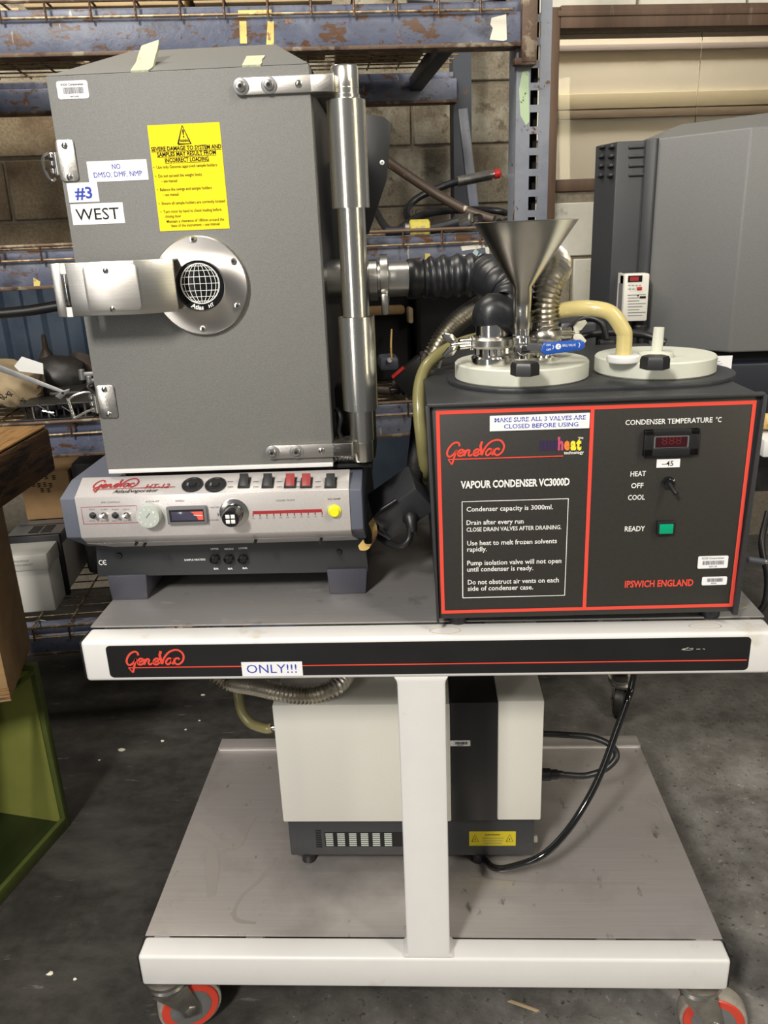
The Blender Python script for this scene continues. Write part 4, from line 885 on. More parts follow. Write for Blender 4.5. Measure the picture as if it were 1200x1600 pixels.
for px, py in ((165, 423), (176, 483)):
    p = D(px, py, -.093); b = MB(); screw(b, p.x, -.0928, p.z, .0038, 'chrome', socket=False); obj('handle_screw', b, door)
b = MB(); b.box(-.058, xr_-.010, -.060, -.040, zb_+.006, zt-.006, 'dark_metal', .001); obj('handle_pivot', b, door)
# round window ring
cx, cz_ = .0035, 1.2485; ro = .0625
b = MB(); b.lathe([(ro, 0), (ro, .006), (ro-.0015, .0075), (.034, .0085), (.032, .0095), (.0315, .004)], (cx, DY, cz_), (0, -1, 0), 'steel', 64, caps=False)
mat('ring_steel', (.66, .62, .57), .30, 1)
b.ms[0] = 'ring_steel'; nt = MATS['ring_steel'].node_tree; bs = nt.nodes['Principled BSDF']; bs.inputs['Anisotropic'].default_value = .85
tg = nt.nodes.new('ShaderNodeTangent'); tg.direction_type = 'RADIAL'; tg.axis = 'Y'; nt.links.new(tg.outputs[0], bs.inputs['Tangent'])
CUR0 = CUR[0]
# own origin so the turned finish runs round the ring
me_base = CUR[0] @ M.Translation((cx, DY, cz_)); b.bm.transform(M.Translation((-cx, -DY, -cz_)))
me = bpy.data.meshes.new('window_ring'); b.bm.to_mesh(me); me.materials.append(MATS['ring_steel']); me.polygons.foreach_set('use_smooth', [True]*len(me.polygons)); me.set_sharp_from_angle(angle=R(30))
ring = bpy.data.objects.new('window_ring', me); COL.objects.link(ring); ring.parent = door; ring.matrix_local = WM[door.name].inverted() @ me_base; ring['label'] = 'turned steel ring'
for px, py in ((301, 374), (364, 408), (371, 478), (317, 514)):
    p = D(px, py, DY-.009); b = MB(); screw(b, p.x, DY-.008, p.z, .0042, 'chrome'); obj('ring_screw', b, door)
b = MB(); b.lathe([(.0318, 0), (.0318, .004), (.03, .0045)], (cx, DY-.002, cz_), (0, -1, 0), 'black_gloss', 48); badge = obj('round_badge', b, ev, 'round black badge with white globe grid')
b = MB(); gy = DY-.0068; gr = .0255; gz = cz_+.003
for k in range(5):
    r = gr*math.sin(R(90*(k+1)/5)) if k < 4 else gr
    b.ribbon([(cx+r*math.cos(R(a)), gz+gr*math.sin(R(a))) for a in range(0, 361, 12)], .0007, gy-.00002*k, 'white_ink', n=1)
b.ribbon([(cx, gz-gr), (cx, gz+gr)], .0007, gy-.0001, 'white_ink', smooth=False)
for k in range(-4, 5):
    z = gr*math.sin(R(k*20)); w = math.sqrt(max(0, gr*gr-z*z)); b.ribbon([(cx-w, gz+z), (cx+w, gz+z)], .0007, gy-.00015, 'white_ink', smooth=False)
bm2 = text_bm('Atlas', .03, .1)
for v in bm2.verts: v.co.x = v.co.x*.0085
w = max(v.co.x for v in bm2.verts)
def arc(bm_, x0, kz, rad):
    for v in bm_.verts:
        a = (v.co.x+x0)/rad; zz = v.co.y*kz; r = rad-zz; v.co = (cx+r*math.sin(a), gy-.0003, cz_-r*math.cos(a))
arc(bm2, -.016, .0080, .0300); b.join(bm2, 'white_ink')
bm2 = text_bm('HT', .03, .1)
for v in bm2.verts: v.co.x = v.co.x*.0062
arc(bm2, .0085, .0060, .0295); b.join(bm2, 'white_ink')
obj('globe_emblem', b, badge)
# latches (two) on the left edge
for (pa, pb, sc) in (((85, 221), (119, 283), ((102, 228), (110, 277))), ((151, 602), (186, 654), ((164, 608), (171, 647)))):
    A, B = D(pa[0], pb[1]), D(pb[0], pa[1]); x0, x1, z0, z1 = A.x, B.x, A.z, B.z
    if pa[1] < 400: x0, x1, z0, z1 = -.160, -.1365, 1.3815, 1.4295
    else: x0, x1, z0, z1 = -.158, -.132, 1.0765, 1.1225
    b = MB(); b.prism(rounded(x0, x1, z0, z1, .0045), 'y', DY-.0022, DY, 'chrome_worn', .0004)
    b.lathe([(.004, z0+.008), (.004, z1-.014)], (x0-.002, DY+.001, 0), (0, 0, 1), 'chrome_worn', 14); lt = obj('latch_plate', b, ev, 'steel latch plate')
    for px, py in sc: p = D(px, py); b = MB(); screw(b, p.x, DY-.0022, p.z, .0042, 'chrome', socket=False); obj('screw', b, lt)
    b = MB(); zc = (z0+z1)/2-.002
    for j in (-1, 0, 1): b.cyl((x0-.008, DY+.004, zc+j*.009-.003), (x0-.008, DY+.004, zc+j*.009+.003), .0052, 'chrome', seg=16, bev=.0008)
    b.box(x0-.014, x0-.002, DY+.006, DY+.016, zc-.012, zc+.012, 'dark_metal', .001); obj('latch_barrel', b, lt)
    if pa[1] > 400:
        b = MB(); b.tube([(x0-.006, DY, zc+.016), (x0-.020, DY-.004, zc+.016), (x0-.036, DY-.006, zc+.008), (x0-.036, DY-.006, zc-.014), (x0-.034, DY-.006, zc-.018), (x0-.016, DY-.004, zc-.010), (x0-.006, DY, zc-.008)], .0017, 'chrome_worn', 8, n=4)
        b.cyl((x0-.0385, DY-.006, zc+.010), (x0-.034, DY-.006, zc-.018), .0026, 'chrome'); obj('wire_bail', b, lt)
        b = MB(); b.tube([(x0-.003, DY, zc+.014), (x0-.010, DY-.002, zc+.024), (x0-.004, DY+.003, zc+.028), (x0+.002, DY+.004, zc+.022)], .0022, 'dark_metal', 8); obj('hook', b, lt)
    else:
        b = MB(); b.tube([(x0-.010, DY, zc+.012), (x0-.019, DY, zc+.006), (x0-.018, DY, zc-.010), (x0-.012, DY, zc-.020), (x0-.006, DY, zc-.018)], .002, 'chrome', 8); obj('hook', b, lt)
# hinge arms + column
for z0, z1, mx, bl in ((1.469, 1.4885, .069, ((376, 134), (420, 133), (466, 131))), (1.0115, 1.0305, .071, ((425, 704), (463, 704), (502, 702)))):
    b = MB(); zc = (z0+z1)/2
    pr = [(mx+.009*0, 0)]; n = 8; out = [(mx+.0095-.0095*math.sin(R(180*k/n)), zc+.0095*math.cos(R(180*k/n))) for k in range(n+1)]
    b.prism(out+[(.19, zc-.0095), (.19, zc+.0095)], 'y', DY-.0045, DY, 'plate_steel', .0005); b.box(.163, .192, DY-.0045, .006, z0, z1, 'plate_steel', .001); arm = obj('hinge_arm', b, ev, 'flat steel hinge arm')
    for i, (px, py) in enumerate(bl):
        p = D(px, py, DY-.006); b = MB()
        if i < 2: b.lathe([(.0098, 0), (.0098, .0012), (.0092, .0016)], (p.x, DY-.0045, zc), (0, -1, 0), 'grey_metal', 24); screw(b, p.x, DY-.006, zc, .0060, 'chrome')
        else: screw(b, p.x, DY-.0045, zc, .0045, 'chrome', socket=False)
        obj('bolt', b, arm)
hx, hy = .204, -.018
b = MB(); b.lathe([(.0150, 1.0), (.0155, 1.002), (.0155, 1.028), (.0147, 1.0285), (.0147, 1.030), (.0172, 1.0305), (.0172, 1.08), (.0180, 1.081), (.0180, 1.467), (.0168, 1.4675), (.0168, 1.474), (.0172, 1.4745), (.0172, 1.497), (.0160, 1.499)], (hx, hy, 0), (0, 0, 1), 'column_steel', 48); hc = obj('hinge_column', b, ev, 'polished steel hinge column')
b = MB(); b.lathe([(.0190, 1.336), (.0242, 1.3365), (.0242, 1.461), (.0185, 1.463)], (hx, hy, 0), (0, 0, 1), 'column_steel', 48); obj('sleeve', b, hc)
b = MB()
n = 30; a0 = 40
ro, ri = .0245, .0228
pts = [(hx+ro*math.cos(R(a)), hy+ro*math.sin(R(a))) for a in range(-235, 46, 10)]+[(hx+ri*math.cos(R(a)), hy+ri*math.sin(R(a))) for a in range(45, -236, -10)]
b.prism(pts, 'z', 1.074, 1.200, 'column_steel'); obj('sleeve', b, hc, 'open cup shaped lower sleeve')
b = MB(); b.lathe([(.0095, 0)]+[(.0095 if k % 2 else .0075, .0025*k+.001) for k in range(14)], (.160, -.012, 1.003), (1, 0, 0), 'chrome', 16); obj('threaded_rod', b, ev, 'threaded adjuster rod')
b = MB(); b.box(.160, .216, -.022, .05, .990, .9955, 'matte_black', .001); b.box(.165, .22, .02, .10, .99, 1.10, 'matte_black', .004); obj('hinge_bracket', b, ev)
b = MB(); b.tube([(.168, .0, 1.072), (.174, -.006, 1.060), (.170, -.006, 1.04), (.176, -.004, 1.025)], .004, 'black'); obj('drain_elbow', b, ev)
# rear black panel
P = [at(px, py, y=.30) for px, py in ((540, 172), (600, 183), (612, 193), (606, 262), (604, 282), (598, 300), (576, 366), (540, 372))]
b = MB(); b.prism([(p.x, p.z) for p in P], 'y', .298, .302, 'black', .0006); rp = obj('rear_cover', b, ev, 'thin black cover sheet with clipped corners')
p = at(597, 254, y=.297); b = MB(); screw(b, p.x, .298, p.z, .004, 'white_plastic', socket=False); obj('screw', b, rp)
b = MB(); b.box(.12, .19, .31, .42, 1.20, 1.42, 'dark_paint', .004); obj('rear_housing', b, ev)
# stickers
def sk(name, pxs, m, r=0, dz=0, label=None, y=DY, par=ev):
    a, c = D(*pxs[0], y), D(*pxs[1], y); o = sticker(par, name, a.x, c.x, c.z, a.z, y, m, .0006, r); 
    if label: o['label'] = label
    return o, a, c
s, a, c = sk('warning_sticker', ((230, 196), (359, 357)), 'yellow_label'); 
s['label'] = 'bright yellow warning sticker'
A = (-.045, .0495); ztp, zbt = 1.4415, 1.3185
b = MB(); xs = lambda px: -.045+(px-10)*.0945/176; zs = lambda py: 1.4415-py*.123/162*1
# laid out in a 196 x 162 sheet
yt = DY-.0009
T = xs(96); b.ribbon([(xs(82), zs(30)), (T, zs(2.5)), (xs(112), zs(30)), (xs(82), zs(30))], .0018, yt, 'black_ink', smooth=False)
put_text(b, '!', xs(95), xs(98.5), zs(20), .009, yt, 'black_ink', .03); put_text(b, 'WARNING', xs(87), xs(108), zs(27), .0030, yt, 'black_ink', .02)
W3 = [('SEVERE DAMAGE TO SYSTEM AND', 18, 182, 39), ('SAMPLES MAY RESULT FROM', 30, 168, 47.5), ('INCORRECT LOADING', 47, 150, 56.5)]
for t_, x0, x1, z in W3:
    put_text(b, t_, xs(x0), xs(x1), zs(z), .0050, yt, 'black_ink', .025); b.box(xs(x0), xs(x1), yt-.0001, yt, zs(z+1.6), zs(z+1.1), 'black_ink')
W4 = [('•  Use only approved sample holders', 18, 168, 73), ('•  Do not exceed the weight limits', 20, 130, 79), ('– see manual', 32, 70, 87), ('•  Balance the swings and sample holders', 20, 150, 100), ('– see manual', 32, 70, 108),
      ('•  Ensure all sample holders are correctly located', 20, 178, 121.5), ('•  Turn rotor by hand to check loading before', 22, 168, 134.5), ('closing door', 32, 70, 142), ('Maintain a clearance of 180mm around the', 34, 172, 150), ('base of the instrument – see manual', 44, 160, 157)]
W4[0] = ('•  Use only Genevac approved sample holders', 18, 168, 65.5)
for t_, x0, x1, z in W4: put_text(b, t_, xs(x0), xs(x1), zs(z), .0037, yt, 'black_ink', 0.004)
obj('lettering', b, s)
def plate(name, x0, x1, z0, z1, label, r=.0004, y=DY, par=None):
    o = sticker(par or ev, name, x0, x1, z0, z1, y, 'white_label', .0006, r); o['label'] = label; return o
s = plate('paper_label', -.1245, -.0485, 1.3795, 1.4035, 'white label reading NO DMSO, DMF, NMP')
b = MB(); put_text(b, 'NO', -.093, -.0825, 1.3935, .0065, yt, 'blue_ink'); put_text(b, 'DMSO, DMF, NMP', -.1175, -.0560, 1.3845, .0065, yt, 'blue_ink'); obj('lettering', b, s)
s = plate('paper_label', -.1540, -.1150, 1.3565, 1.3795, 'white label reading #3')
b = MB(); put_text(b, '#3', -.1450, -.1230, 1.3610, .0140, yt, 'blue_ink', .02); obj('lettering', b, s)
s = plate('paper_label', -.1535, -.0860, 1.3295, 1.3545, 'white label reading WEST')
b = MB(); put_text(b, 'WEST', -.1480, -.0920, 1.3350, .0145, yt, 'black_ink'); obj('lettering', b, s)
s = plate('asset_tag', -.1475, -.1090, 1.4745, 1.4945, 'white barcode tag at the door top', .003)
b = MB(); put_text(b, 'ICOS Corporation', -.1420, -.1140, 1.4893, .0023, yt, 'black_ink', .01); put_text(b, '007140', -.1325, -.1220, 1.4762, .0018, yt, 'black_ink'); barcode(b, -.1400, -.1150, 1.4802, 1.4872, DY-.0007, 'grey_ink', 4); obj('barcode', b, s)
# yellowed foam strips on the roof edge
for px0, py0, px1, up_ in ((203, 103, 231, 1), (377, 91, 406, 0)):
    a, c = at(px0, py0, y=-.034), at(px1, py0, y=-.034); w_ = c.x-a.x; n = 10; vs = []
    for k in range(n+1):
        t = k/n; yy = -.034+.040*t; zz = 1.501+.040*(RZ-1.501)/.096*t+.0015+(up_*.030*max(0, t-.45)**1.0); xo = up_*.006*t
        vs.append([(a.x+xo, yy, zz+(up_*.004*math.sin(3*t))), (c.x+xo+.001*math.sin(9*t), yy, zz+up_*.012*max(0, t-.5)), (c.x+xo, yy+.001, zz-.0025), (a.x+xo, yy+.001, zz-.0025)])
    b = MB(); V_ = [v for r_ in vs for v in r_]; fs = [(0, 1, 2, 3), tuple(4*n+i for i in (3, 2, 1, 0))]
    for k in range(n):
        for i in range(4): fs.append((4*k+i, 4*k+(i+1) % 4, 4*k+4+(i+1) % 4, 4*k+4+i))
    b.poly(V_, fs, 'tape'); obj('foam_strip', b, ev, 'yellowed ribbed foam strip'+(' curling up' if up_ else ' lying flat'))
# port fitting on the chamber's side
pa, pb = at(575, 436, y=.18), at(630, 436, y=.18)
b = MB(); zc = pb.z; x0 = .150; pf = (pb.x-x0)
b.lathe([(.034, 0), (.034, pf*.25), (.027, pf*.26), (.027, pf*.55), (.031, pf*.56), (.031, pf*.66), (.026, pf*.67), (.026, pf*1.15)], (x0, .18, zc), (1, 0, 0), 'steel', 32); pt = obj('side_port', b, ev, 'turned steel vacuum port')
b = MB(); b.lathe([(.031, 0), (.0385, .001), (.0385, .012), (.031, .013)], (x0+pf*.70, .18, zc), (1, 0, 0), 'chrome_worn', 32, caps=False); b.box(x0+pf*.70+.001, x0+pf*.7+.012, .135, .15, zc-.05, zc-.018, 'chrome_worn', .003); obj('clamp_band', b, pt)
PORT = CUR[0] @ V((pb.x+.006, .18, zc))

# ================================================================ CONDENSER
use(CN)
co = thing('vapour_condenser', 'black vapour condenser box with red lined front and two white lids', 'condenser', (0, .25, .7827))
XL, XR, ZB_, ZT_ = -.208, .210, .7975, 1.097
b = MB(); b.prism([(-.199, ZB_), (.203, ZB_), (XR, ZT_), (XL, ZT_)], 'y', .002, .50, 'dark_paint', .003); obj('case', b, co)
b = MB(); b.prism([(-.2005, ZB_-.003), (-.197, ZB_-.003), (-.2045, ZT_+.001), (XL-.0015, ZT_+.001)], 'y', -.006, .004, 'dark_paint', .001); b.prism([(.2005, ZB_-.001), (.2075, ZB_-.001), (XR+.0025, ZT_+.001), (.2075, ZT_+.001)], 'y', -.006, .004, 'dark_paint', .001); b.box(XL, XR, -.006, .004, ZT_-.001, ZT_+.0035, 'dark_paint', .001); obj('front_rim', b, co)
b = MB(); b.box(-.197, .2015, 0, .003, ZB_+.002, ZT_-.001, 'panel_black', .0005); fp = obj('front_panel', b, co, 'printed black front panel')
for x, y in ((-.17, .030), (.182, .028), (-.17, .46), (.182, .46)):
    b = MB(); yy = y-.03*0
    b.lathe([(.013, 0), (.014, .003), (.014, .013), (.017, .0155)], (x, y, .7824 if y > .04 else .7805), (0, 0, 1), 'rubber', 20); obj('foot', b, co, 'round rubber foot')
Y0 = -.0004
b = MB(); zl_t, zl_b = 1.0885, .8095; wv = .0048
b.ribbon([(-.1925, zl_b), (.1985, zl_b)], wv, Y0, 'red_ink', smooth=False); b.ribbon([(-.1950+.002, zl_t-.0006), (.2005, zl_t-.0006)], wv, Y0, 'red_ink', smooth=False)
b.ribbon([(-.1915, zl_b-.0024), (-.1945, zl_t+.0018)], wv, Y0-.0001, 'red_ink', smooth=False); b.ribbon([(.1985, zl_b-.0024), (.1995, zl_t+.0018)], wv, Y0-.0001, 'red_ink', smooth=False); b.ribbon([(.001, zl_b), (-.0005, zl_t)], wv, Y0-.0002, 'red_ink', smooth=False)
A = at(723, 934, y=0); B = at(888, 779, y=0); b.ribbon([(A.x, A.z), (B.x, A.z), (B.x, B.z), (A.x, B.z), (A.x, A.z)], .0013, Y0, 'white_ink', smooth=False)
obj('border_lines', b, fp, 'red border lines')
b = MB(); lines(b, [('VAPOUR CONDENSER VC3000D', 720, 890, 764, 11.5, 'white_ink', .035, 757),
 ('Condenser capacity is 3000ml.', 729, 864, 799, 7.6, 'white_ink', .012, 796), ('Drain after every run', 729, 818, 820, 7.6, 'white_ink', .012, 818), ('CLOSE DRAIN VALVES AFTER DRAINING.', 729, 877, 830.5, 6.6, 'white_ink', .012, 827),
 ('Use heat to melt frozen solvents', 730, 870, 852, 7.6, 'white_ink', .012, 849), ('rapidly.', 730, 761, 862, 7.6, 'white_ink', .012, 861), ('Pump isolation valve will not open', 730, 877, 883, 7.6, 'white_ink', .012, 880), ('until condenser is ready.', 730, 833, 893, 7.6, 'white_ink', .012, 891),
 ('Do not obstruct air vents on each', 731, 873, 913, 7.6, 'white_ink', .012, 910), ('side of condenser case.', 731, 833, 923, 7.6, 'white_ink', .012, 921),
 ('CONDENSER TEMPERATURE', 977, 1113, 664, 8.2, 'white_ink', .012, 660), ('°C', 1118, 1127, 659.5, 8.2, 'white_ink', .012), ('HEAT', 985, 1009, 744, 8.2, 'white_ink', .014), ('OFF', 986, 1005, 762.5, 8.2, 'white_ink', .014), ('COOL', 981, 1007.5, 781, 8.2, 'white_ink', .014), ('READY', 976, 1007.5, 830, 8.2, 'white_ink', .014),
 ('IPSWICH ENGLAND', 976, 1083, 918, 10.5, 'red_ink', .03, 915), ('technology', 881, 912, 710, 5, 'white_ink', .02, 708.5), ('TM', 903, 911, 686, 3.2, 'white_ink', .02)], Y0)
p = at(706, 726, y=0); logo(b, p.x, p.z, .0000985, Y0-.0003, 'red_ink', at(880, 706, y=0).x)
hp = at(871, 706, y=0); hz = at(871, 684, y=0); xx = hp.x
for ch, px0, px1, m in (('h', 871, 880, 'pink_ink'), ('e', 881, 890, 'orange_ink'), ('a', 891, 900, 'yellow_ink'), ('t', 900, 908, 'yellow_ink')): 
    a, c = at(px0, 703.5, y=0), at(px1, 703.5, y=0); put_text(b, ch, a.x, c.x, a.z+.001, .0165, Y0, m, .05)
for k in range(5): 
    a, c = at(843+6*k, 704, y=0), at(848+6*k, 688, y=0); b.box(a.x, c.x, Y0-.0001, Y0, a.z, c.z, 'violet_ink')
obj('lettering', b, fp, 'white and red panel printing')
def st(x0, y0, x1, y1, label, r=.0004): 
    a, c = at(x0, y1, y=0), at(x1, y0, y=0); o = sticker(co, 'paper_label', a.x, c.x, a.z, c.z, -.0008, 'white_label', .0006, r); o['label'] = label; return o
a, c = at(765, 675, y=0), at(924, 645, y=0)
s = sticker(co, 'paper_label', a.x, c.x-.002, at(845, 671, y=0).z, at(845, 647, y=0).z, -.0008, 'white_label', .0006, .0004); s['label'] = 'white label reading MAKE SURE ALL 3 VALVES ARE CLOSED BEFORE USING'
zz0, zz1 = at(845, 671, y=0).z, at(845, 647, y=0).z; hh = zz1-zz0
b = MB(); put_text(b, 'MAKE SURE ALL 3 VALVES ARE', a.x+.006, c.x-.007, zz0+hh*.58, hh*.29, -.0016, 'blue_ink', .015); b.box(a.x+.004, c.x-.006, -.0018, -.0016, zz0+hh*.69, zz0+hh*.715, 'white_label')
put_text(b, 'CLOSED BEFORE USING', a.x+.018, c.x-.016, zz0+hh*.15, hh*.29, -.0016, 'blue_ink', .01); obj('lettering', b, s)
s = st(1025, 716.5, 1062.5, 730.5, 'white label reading -45'); b = MB(); lines(b, [('–45', 1034, 1052, 728, 8, 'black_ink', .01)], -.0016); obj('lettering', b, s)
s = st(1089, 867.5, 1138, 888, 'larger white barcode tag', .002); b = MB(); lines(b, [('ICOS Corporation', 1097, 1131, 873.5, 3, 'black_ink', .01), ('007139', 1108, 1120, 886.6, 2.5, 'black_ink')], -.0016); a, c = at(1097, 882, y=0), at(1131, 875, y=0); barcode(b, a.x, c.x, a.z, c.z, -.0016, 'grey_ink', 6); obj('barcode', b, s)
s = st(1095.5, 900, 1136, 914, 'smaller white barcode tag', .002); b = MB(); lines(b, [('0056', 1111, 1119, 912.5, 2.5, 'black_ink')], -.0016); a, c = at(1104, 908.5, y=0), at(1129, 902.5, y=0); barcode(b, a.x, c.x, a.z, c.z, -.0016, 'grey_ink', 9); obj('barcode', b, s)
# temperature display
A, B = at(1003, 711, y=0), at(1092, 666, y=0); zA = A.z-.0005; zB = B.z-.002
b = MB()
for (x0, x1, z0, z1) in ((A.x, B.x, zB-.007, zB), (A.x, B.x, zA, zA+.010), (A.x, A.x+.012, zA, zB), (B.x-.012, B.x, zA, zB)): b.box(x0, x1, -.007, 0, z0, z1, 'black', .001)
b.box(A.x+.010, B.x-.010, -.0045, -.002, zA+.006, zB-.006, 'grey_ink'); dsp = obj('temperature_display', b, co, 'black bezel with dark red readout')
b = MB(); b.box(A.x+.0145, B.x-.0145, -.0052, -.0045, zA+.011, zB-.0095, 'red_lens'); obj('readout', b, dsp)
b = MB(); put_text(b, '888', A.x+.022, B.x-.022, zA+.0145, .011, -.0054, 'dim_digits', -.01); obj('digits', b, dsp)
p = at(1044, 754, y=0); b = MB(); b.lathe([(.0085, 0), (.0085, .002), (.006, .003), (.006, .006), (.003, .007)], (p.x, 0, p.z), (0, -1, 0), 'black_gloss', 20); b.tube([(p.x, -.005, p.z), (p.x+.003, -.013, p.z-.006), (p.x+.006, -.018, p.z-.010)], .0028, 'black', 10); obj('selector_toggle', b, co, 'black three position toggle')
A, B = at(1024, 834, y=0), at(1053, 812, y=0); b = MB(); b.box(A.x, B.x, -.006, 0, A.z, B.z, 'black', .001); b.box(A.x+.0025, B.x-.0025, -.0085, -.005, A.z+.0025, B.z-.0035, 'green_lens', .0008); obj('ready_lamp', b, co, 'square green ready lamp')
# top: recess plate and lids
zT = ZT_
def stad(x0, x1, yc, r, n=14): return [(x1+r*math.cos(R(a)), yc+r*math.sin(R(a))) for a in range(-90, 91, 180//n)]+[(x0+r*math.cos(R(a)), yc+r*math.sin(R(a))) for a in range(90, 271, 180//n)]
l1 = (-.068, .160, .0945); l2 = (.1235, .168, .0835)
b = MB(); b.prism(stad(l1[0], l2[0]+.003, .165, .106), 'z', zT-.001, zT+.006, 'dark_paint', .002); b.box(.12, .15, .262, .275, zT, zT+.012, 'dark_paint', .003); obj('lid_plate', b, co, 'oval black seating plate')
lids = []
for (x, y, r) in (l1, l2):
    b = MB(); b.lathe([(r-.002, 0), (r, .002), (r, .0215), (r-.002, .0235), (.01, .0235)], (x, y, zT+.006), (0, 0, 1), 'poly', 72); lids.append(obj('lid', b, co, 'milky white plastic lid'))
zl = zT+.0295
def hexknob(px, py):
    p = at(px, py, z=zl); b = MB(); b.lathe([(.0185, 0), (.0185, .012), (.0165, .016)], (p.x, p.y+.012, zl), (0, 0, 1), 'black', 6, ); obj('clamp_knob', b, co, 'black hexagonal knob')
hexknob(822, 588); hexknob(1027, 578)
# lid 2 fittings
p = at(977, 567, z=zl); b = MB(); b.lathe([(.021, 0), (.022, .002), (.022, .008), (.020, .0095), (.012, .0095)], (p.x, p.y+.012, zl), (0, 0, 1), 'white_plastic', 36); obj('hose_collar', b, co, 'white round hose collar'); HOSE2 = CUR[0] @ V((p.x, p.y+.012, zl+.008))
p = at(1035, 560, z=zl); b = MB(); b.lathe([(.024, 0), (.024, .006), (.012, .008)], (p.x-.004, p.y+.018, zl), (0, 0, 1), 'poly', 30); b.cyl((p.x-.003, p.y+.018, zl+.006), (p.x-.002, p.y+.018, zl+.040), .0078, 'poly', r1=.0072); obj('vent_spigot', b, co, 'milky plastic spigot')
# lid 1 flange 1 with wing clamp
def wingclamp(c, r, side, wing='chrome'):
    b = MB(); c = V(c)
    b.lathe([(r*.78, -.004), (r*1.08, -.0075), (r*1.2, -.004), (r*1.2, .004), (r*1.08, .0075), (r*.78, .004)], c, (0, 0, 1), 'chrome_worn', 36, caps=False)
    d = V((side[0], side[1], 0)).normalized(); e = V((-d.y, d.x, 0)); o = c+d*r*1.2
    for s_ in (-1, 1):
        b.cyl(o-d*.006+V((0, 0, .004*s_)), o+d*.018+V((0, 0, .004*s_)), .0035, 'chrome', seg=10)
    b.cyl(o-V((0, 0, .009)), o+V((0, 0, .009)), .0035, 'chrome', seg=10); b.cyl(o+d*.002, o+d*.030, .0026, 'chrome', seg=10)
    cl = obj('flange_clamp', b, co, 'steel flange clamp')
    b = MB()
    for s_ in (-1, 1):
        q = o+d*.024; tip = q+V((0, 0, .012*s_))
        L = [q+d*.0-V((0, 0, 0)), q-d*.002+V((0, 0, .008*s_)), q+d*.004+V((0, 0, .0145*s_)), q+d*.016+V((0, 0, .0165*s_)), q+d*.019+V((0, 0, .0125*s_)), q+d*.010+V((0, 0, .003*s_))]
        n_ = len(L); off = e*.0022
        b.poly([v-off for v in L]+[v+off for v in L], [tuple(range(n_)), tuple(range(n_, 2*n_))]+[(i, (i+1) % n_, n_+(i+1) % n_, n_+i) for i in range(n_)], wing, .001)
    obj('wing_nut', b, cl)
p = at(771, 572, z=zl); c1 = V((p.x, p.y+.020, zl))
b = MB(); b.lathe([(.029, 0), (.029, .010), (.027, .0125), (.019, .0125), (.0185, .030), (.026, .033), (.026, .036), (.0225, .038), (.0225, .064)], c1, (0, 0, 1), 'chrome', 40); obj('inlet_flange', b, co, 'polished steel inlet flange'); wingclamp(c1+V((0, 0, .031)), .026, (-1, -.35))
for a in (-60, -95, 180, 0): 
    b = MB(); q = c1+V((.0185*math.cos(R(a)), .0185*math.sin(R(a)), .013)); b.cyl(q, q+V((0, 0, .014)), .005, 'chrome', seg=8, bev=.001); obj('clamp_stud', b, co)
TOP1 = CUR[0] @ (c1+V((0, 0, .058)))
# ball valve with blue handle
p = at(815, 574, z=zl); c2 = V((p.x, p.y+.004, zl))
b = MB(); b.lathe([(.0095, 0), (.0095, .010), (.0115, .012), (.0115, .020), (.0125, .024), (.0115, .032), (.0115, .040), (.0095, .042), (.010, .050)], c2, (0, 0, 1), 'chrome', 24); b.cyl(c2+V((0, 0, .026)), c2+V((0, -.016, .026)), .0085, 'chrome', seg=16, bev=.001); b.cyl(c2+V((0, -.016, .026)), c2+V((0, -.021, .026)), .0050, 'chrome', seg=6)
b.cyl(c2+V((.005, 0, .026)), c2+V((.022, 0, .026)), .0085, 'chrome', seg=8, bev=.001); vb = obj('ball_valve', b, co, 'small steel ball valve')
b = MB(); b.prism([(c2.x+.022, c2.z+.022), (c2.x+.028, c2.z+.018), (c2.x+.076, c2.z+.023), (c2.x+.080, c2.z+.027), (c2.x+.079, c2.z+.033), (c2.x+.074, c2.z+.036), (c2.x+.026, c2.z+.034), (c2.x+.024, c2.z+.031)], 'y', c2.y-.024, c2.y-.016, 'blue_grip', .003); b.box(c2.x-.004, c2.x+.026, c2.y-.021, c2.y-.0185, c2.z+.021, c2.z+.031, 'chrome', .0008); vh = obj('valve_handle', b, vb, 'blue lever handle with white marks')
b = MB(); yv = c2.y-.0243; put_text(b, 'ON', c2.x+.029, c2.x+.0345, c2.z+.0300, .0026, yv, 'white_ink', .02); put_text(b, 'OFF', c2.x+.029, c2.x+.0352, c2.z+.0240, .0026, yv, 'white_ink', .02); put_text(b, 'BALL VALVE', c2.x+.050, c2.x+.067, c2.z+.0285, .0032, yv, 'white_ink', .01)
b.ribbon([(c2.x+.037, c2.z+.031), (c2.x+.0385, c2.z+.0285), (c2.x+.037, c2.z+.0255)], .0008, yv, 'white_ink'); b.ribbon([(c2.x+.071, c2.z+.033), (c2.x+.0725, c2.z+.030), (c2.x+.071, c2.z+.0265)], .0008, yv, 'white_ink')
b.prism([(c2.x+.0445+.0037*math.cos(R(a)), c2.z+.0288+.0037*math.sin(R(a))) for a in range(0, 360, 20)], 'y', yv-.0001, yv, 'white_ink'); b.ribbon([(c2.x+.0457+.0016*math.cos(R(a)), c2.z+.0287+.0018*math.sin(R(a))) for a in range(60, 310, 30)], .0007, yv-.0002, 'blue_grip'); obj('handle_marks', b, vh)
# outlet flange with bellows hose
p = at(852, 567, z=zl); c3 = V((p.x, p.y+.024, zl))
b = MB(); b.lathe([(.022, 0), (.022, .006), (.014, .008), (.0135, .030), (.0215, .032), (.0215, .038), (.017, .042)], c3, (0, 0, 1), 'chrome', 36); obj('outlet_flange', b, co, 'polished steel outlet flange'); wingclamp(c3+V((0, 0, .035)), .0215, (1, .35), 'tape_pale')
